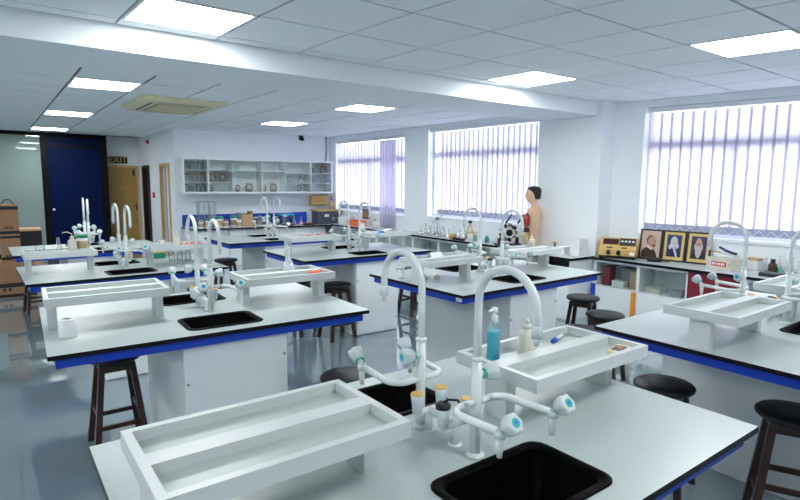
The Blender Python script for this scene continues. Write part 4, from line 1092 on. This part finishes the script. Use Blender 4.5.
p = ontray(625, 352, .062, .045); t = thing('pocket_meter', 'small cream pocket meter with dark screen in the nearest tray', 'meter', p, R(12)); MB().box((-.055, -.028, 0), (.06, .028, .014)).build('case', CREAM, t, bevel=.004); MB().box((-.035, -.02, .0141), (.035, .02, .0155)).build('screen', DGREY, t); MB().box((.0, -.01, .0156), (.02, .01, .0162)).build('print', ORANGE, t)
# left bench with paper roll
p = ontop(68, 337); t = thing('paper_roll', 'white paper roll standing on the corner of the left bench', 'paper roll', p); b = MB(); b.lathe([(.016, .090), (.016, .005), (.016, 0), (.037, 0), (.039, .002), (.039, .093), (.037, .095), (.016, .095), (.016, .090)], n=24, cap=False); b.build('roll', PAPER, t); MB().lathe([(.0158, .001), (.0158, .094)], n=18, cap=False).build('core', GREY, t)
p = ontray(291, 274, .054); t = thing('volumetric_flask', 'tall glass flask with long neck on the left bench tray', 'flask', p); MB().lathe([(.035, 0), (.050, .008), (.052, .025), (.036, .065), (.022, .095), (.019, .175), (.024, .180)], n=18, cap=False).build('body', FROST, t); MB().lathe([(.035, .0), (.034, .002)], n=18).build('base', LABG, t); MB().lathe([(.023, .178), (.026, .180), (.026, .187)], n=16, cap=False).build('lip', FROST, t)
p = ontray(324, 272, .062, .03); t = thing('orange_clip', 'orange plastic clip at the right end of the flask tray', 'clip', p); MB().rings([rrect(.035, .022, .012, 0), rrect(.038, .024, .012, .012), rrect(.02, .014, .01, .03)]).build('body', ORANGE, t); MB().tube([(.03, 0, .012), (.05, .005, .02)], .008, 8).build('lever', ORANGE, t)
p = ontray(303, 270, .056); t = thing('watch_glass', 'flat clear dish lying behind the flask', 'dish', p); MB().lathe([(.02, .001), (.045, .004), (.055, .012)], n=18, cap=False).build('bowl', LABG, t); MB().lathe([(.02, 0), (.02, .002)], n=16).build('foot', LABG, t)
# third left bench
erlen(ontray(56, 250), .040, .13, 'clear flask at the middle of the third left tray', 'glassware on the third left bench')
p = ontray(40, 253); t = thing('beaker', 'small clear beaker with dark rim at the left of the third tray', 'beaker', p); MB().lathe([(.035, .001), (.038, .065), (.041, .07)], n=16, cap=False).build('body', LABG, t); MB().lathe([(.035, 0), (.035, .003)], n=16).build('base', LABG, t)
washbottle(ontray(73, 252, .038), .036, .16, 'milky wash bottle with angled nozzle beside the green-lidded tub', spout=-1)
tub(ontray(96, 250, .054), .046, .15, GREENC, 'white tub with green lid and tan label on the third left tray', 'tubs on the third left bench')
washbottle(ontray(176, 247), .034, .15, 'milky wash bottle at the left of the orange-red clips')
for i, px in enumerate((180, 187.5, 194.5, 215)):
    t = thing('coral_clip', ['first', 'second', 'third', 'fourth'][i]+' of the orange-red clips from the left on the third left bench tray', 'clip', ontray(px, 247), i*.7, 'orange-red clips on the third left bench'); MB().lathe([(.022, 0), (.029, .012), (.022, .035), (.008, .045)], n=12).build('body', CORAL, t); MB().tube([(.02, 0, .012), (.034, .003, .015)], .007, 6).build('lever', CORAL, t)
t = thing('drinking_cup', 'small white cup at the left end of the clip tray', 'cup', ontray(164, 247)); MB().lathe([(.024, .001), (.032, .06)], n=14, cap=False).build('wall', WPLA, t); MB().lathe([(.024, 0), (.024, .002)], n=14).build('base', WPLA, t)
simple_box('storage_box', 'small multicoloured carton under the clip tray', 'box', ontop(156, 258), (.16, .08, .07), 5, GREENC, lidm=YCAP)
for i, px in enumerate((172, 180, 188)):
    jar(ontop(px, 260), .032, .10, WPLA, ['first', 'second', 'third'][i]+' small clear jar under the clip tray', 'small jars under the clip tray')
# third right bench
import itertools
p = ontray(318, 237, .2, .05)
for i in range(9):
    q = p + Vector((-.16+.04*i, .012*((i*7) % 3-1), 0)); t = thing('sample_block', ['first','second','third','fourth','fifth','sixth','seventh','eighth','ninth'][i]+' small pinkish block from the left in the spread on the third right bench tray', 'block', q, .12*(i % 3-1), 'pinkish blocks spread on a tray'); MB().box((-.016, -.026, 0), (.016, .026, .034)).build('plate', (PINK, MILK, CORAL)[i % 3], t); MB().box((-.010, -.014, .034), (.010, .014, .037)).build('spot', (MILK, PINK, PAPER)[i % 3], t)
p = ontray(388, 236, .06, .05); t = thing('blue_cap', 'bright blue cap at the left of the papers on the third right bench', 'cap', p); MB().lathe([(.04, 0), (.045, .03), (.03, .05)], n=14).build('cap', mat('sky_blue_plastic', (.01, .25, .65), .4), t); MB().box((.03, -.015, 0), (.055, .015, .008)).build('tab', mat('sky_blue_plastic', (.01, .25, .65), .4), t)
p = ontray(416, 229, .125, .052); t = thing('paper_stack', 'curled white papers on the third right bench tray', 'paper', p, 0); s = MB(); n = 8
for lay in range(2):
    vs = [(-.12+.24*i/n, yv, .003+lay*.012+.03*math.sin(math.pi*i/n)*(lay+1)*.6) for yv in (-.048, .048) for i in range(n+1)]
    MB().add(vs, [(i, i+1, n+2+i, n+1+i) for i in range(n)], 0, True).build('sheet', PAPER, t, (0, 0, 0), 0)
MB().box((-.12, -.048, 0), (.12, .048, .003)).build('bottom_sheet', PAPER, t)
# middle right bench
p = ontray(402, 253, .075, .055); t = thing('folded_paper', 'folded white paper standing on the middle right bench tray', 'paper', p, 0); MB().add([(-.07,-.05,0),(.07,-.05,0),(.06,0,.055),(-.06,0,.055)], [(0,1,2,3)]).build('front_flap', PAPER, t); MB().add([(-.07,.05,0),(.07,.05,0),(.06,.001,.055),(-.06,.001,.055)], [(0,1,2,3)]).build('back_flap', PAPER, t)
t = thing('white_pot', 'narrow white pot under the folded paper on the middle right bench', 'pot', ontop(401, 278)); MB().lathe([(.028, 0), (.03, .004), (.03, .075)], n=14).build('body', WPLA, t); MB().lathe([(.032, .075), (.032, .092)], n=14).build('lid', WPLA, t)
for i, px in enumerate((424, 437)):
    t = thing('shell', ['small whitish shell nearer the white pot', 'small whitish shell nearer the black sink'][i], 'shell', ontop(px, 279), i*1.0, 'shells on the middle right bench'); MB().lathe([(.005, 0), (.028, .006), (.026, .02), (.012, .034), (.002, .045)], n=9).build('whorl', MILK, t); MB().lathe([(.010, 0), (.018, .008), (.004, .022)], (.026, .006, 0), n=7).build('lip', TAN, t)
washbottle(ontray(526.5, 247), .032, .13, 'milky wash bottle on the tray in front of the torso model')
erlen(ontray(504, 246), .034, .12, 'clear flask beside the wash bottle in front of the torso', 'glassware on the middle right bench')
t = thing('flat_black_plate', 'flat black plate lying on the tray before the torso model', 'plate', ontray(544, 248.5, .09, .035), R(0)); MB().box((-.07, -.03, 0), (.09, .03, .008)).build('plate', BLACK, t); MB().box((-.05, -.02, .008), (.06, .02, .011)).build('pad', DGREY, t)
# farthest right and left benches
t = thing('white_spray_bottle', 'white spray bottle on the tray near the back corner', 'bottle', ontray(322, 231, .048, .04)); MB().lathe([(.03, 0), (.032, .01), (.03, .08), (.014, .11)], n=12).build('body', WPLA, t); MB().box((-.045, -.012, .11), (.03, .012, .14)).build('trigger_head', WPLA, t)

# ------------------------------------------------------------------ cardboard boxes by the partition
def carton(label, px0, px1, y, z0, z1, depth, m, handle=False, bands=((.80, .92),), marks=None):
    a = PY(px0, 250, y).x; b2 = PY(px1, 250, y).x; w2 = b2-a
    t = thing('cardboard_box', label, 'box', (a, y, z0), 0, 'cardboard boxes by the partition'); h = z1-z0
    MB().box((0, 0, 0), (w2, depth, h)).build('body', m, t)
    for q in (0, 1): MB().box((.004, depth*.5*q+.003, h), (w2-.004, depth*.5*(q+1)-.003, h+.004)).build('flap', m, t)
    for (u0, u1) in bands: MB().box((.0, -.002, h*u0), (w2, -.0002, h*u1)).build('printed_band', BLACK, t)
    if marks:
        for i in range(marks): MB().box((w2*(.25+.12*i), -.002, h*.2), (w2*(.25+.12*i)+w2*.07, -.0002, h*.28)).build('printed_mark', BLACK, t)
    if handle: MB().tube([(w2*.15, depth/2, h), (w2*.4, depth/2, h+.07), (w2*.6, depth/2, h+.07), (w2*.85, depth/2, h)], .008, 6).build('handle', BLACK, t)
carton('large wide cardboard box at the bottom of the stack by the partition', -12, 34, 9.55, 0, .50, .5, CARD, bands=((.30, .42), (.02, .10)), marks=2)
carton('middle cardboard box of the stack by the partition', 1, 21, 9.60, .5045, .90, .35, CARD, bands=((.88, .97), (.1, .2)), marks=3)
carton('top cardboard box with a cord handle in the stack by the partition', 1, 21, 9.62, 0.9045, 1.33, .33, CARD, True, bands=((.84, .95), (.02, .12)), marks=4)
carton('open brown box behind the stack by the partition', 21, 43, 10.3, 0, .92, .4, CARDL, bands=((.55, .97),))

# rack of glass tubes behind the glass under the flasks
p = PX(439, 247, XF+.14); t = thing('test_tube_rack', 'rack of upright glass tubes behind the glass below the flasks', 'rack', (XF+.14, 7.13, .4305))
MB().box((-.035, -.17, 0), (.035, .17, .012)).build('base', WPLA, t); MB().box((-.035, -.17, .11), (.035, .17, .118)).build('top_plate', WPLA, t)
for q in (-1, 1): MB().box((-.035, q*.17-.005, .012), (.035, q*.17+.005, .11)).build('end_post', WPLA, t)
tube_me = MB().lathe([(.004, .013), (.014, .020), (.014, .20), (.017, .205)], n=10, cap=False).mesh('glass_tube', FROST)
for i in range(7): put('glass_tube', tube_me, t, (0, -.135+.045*i, 0))
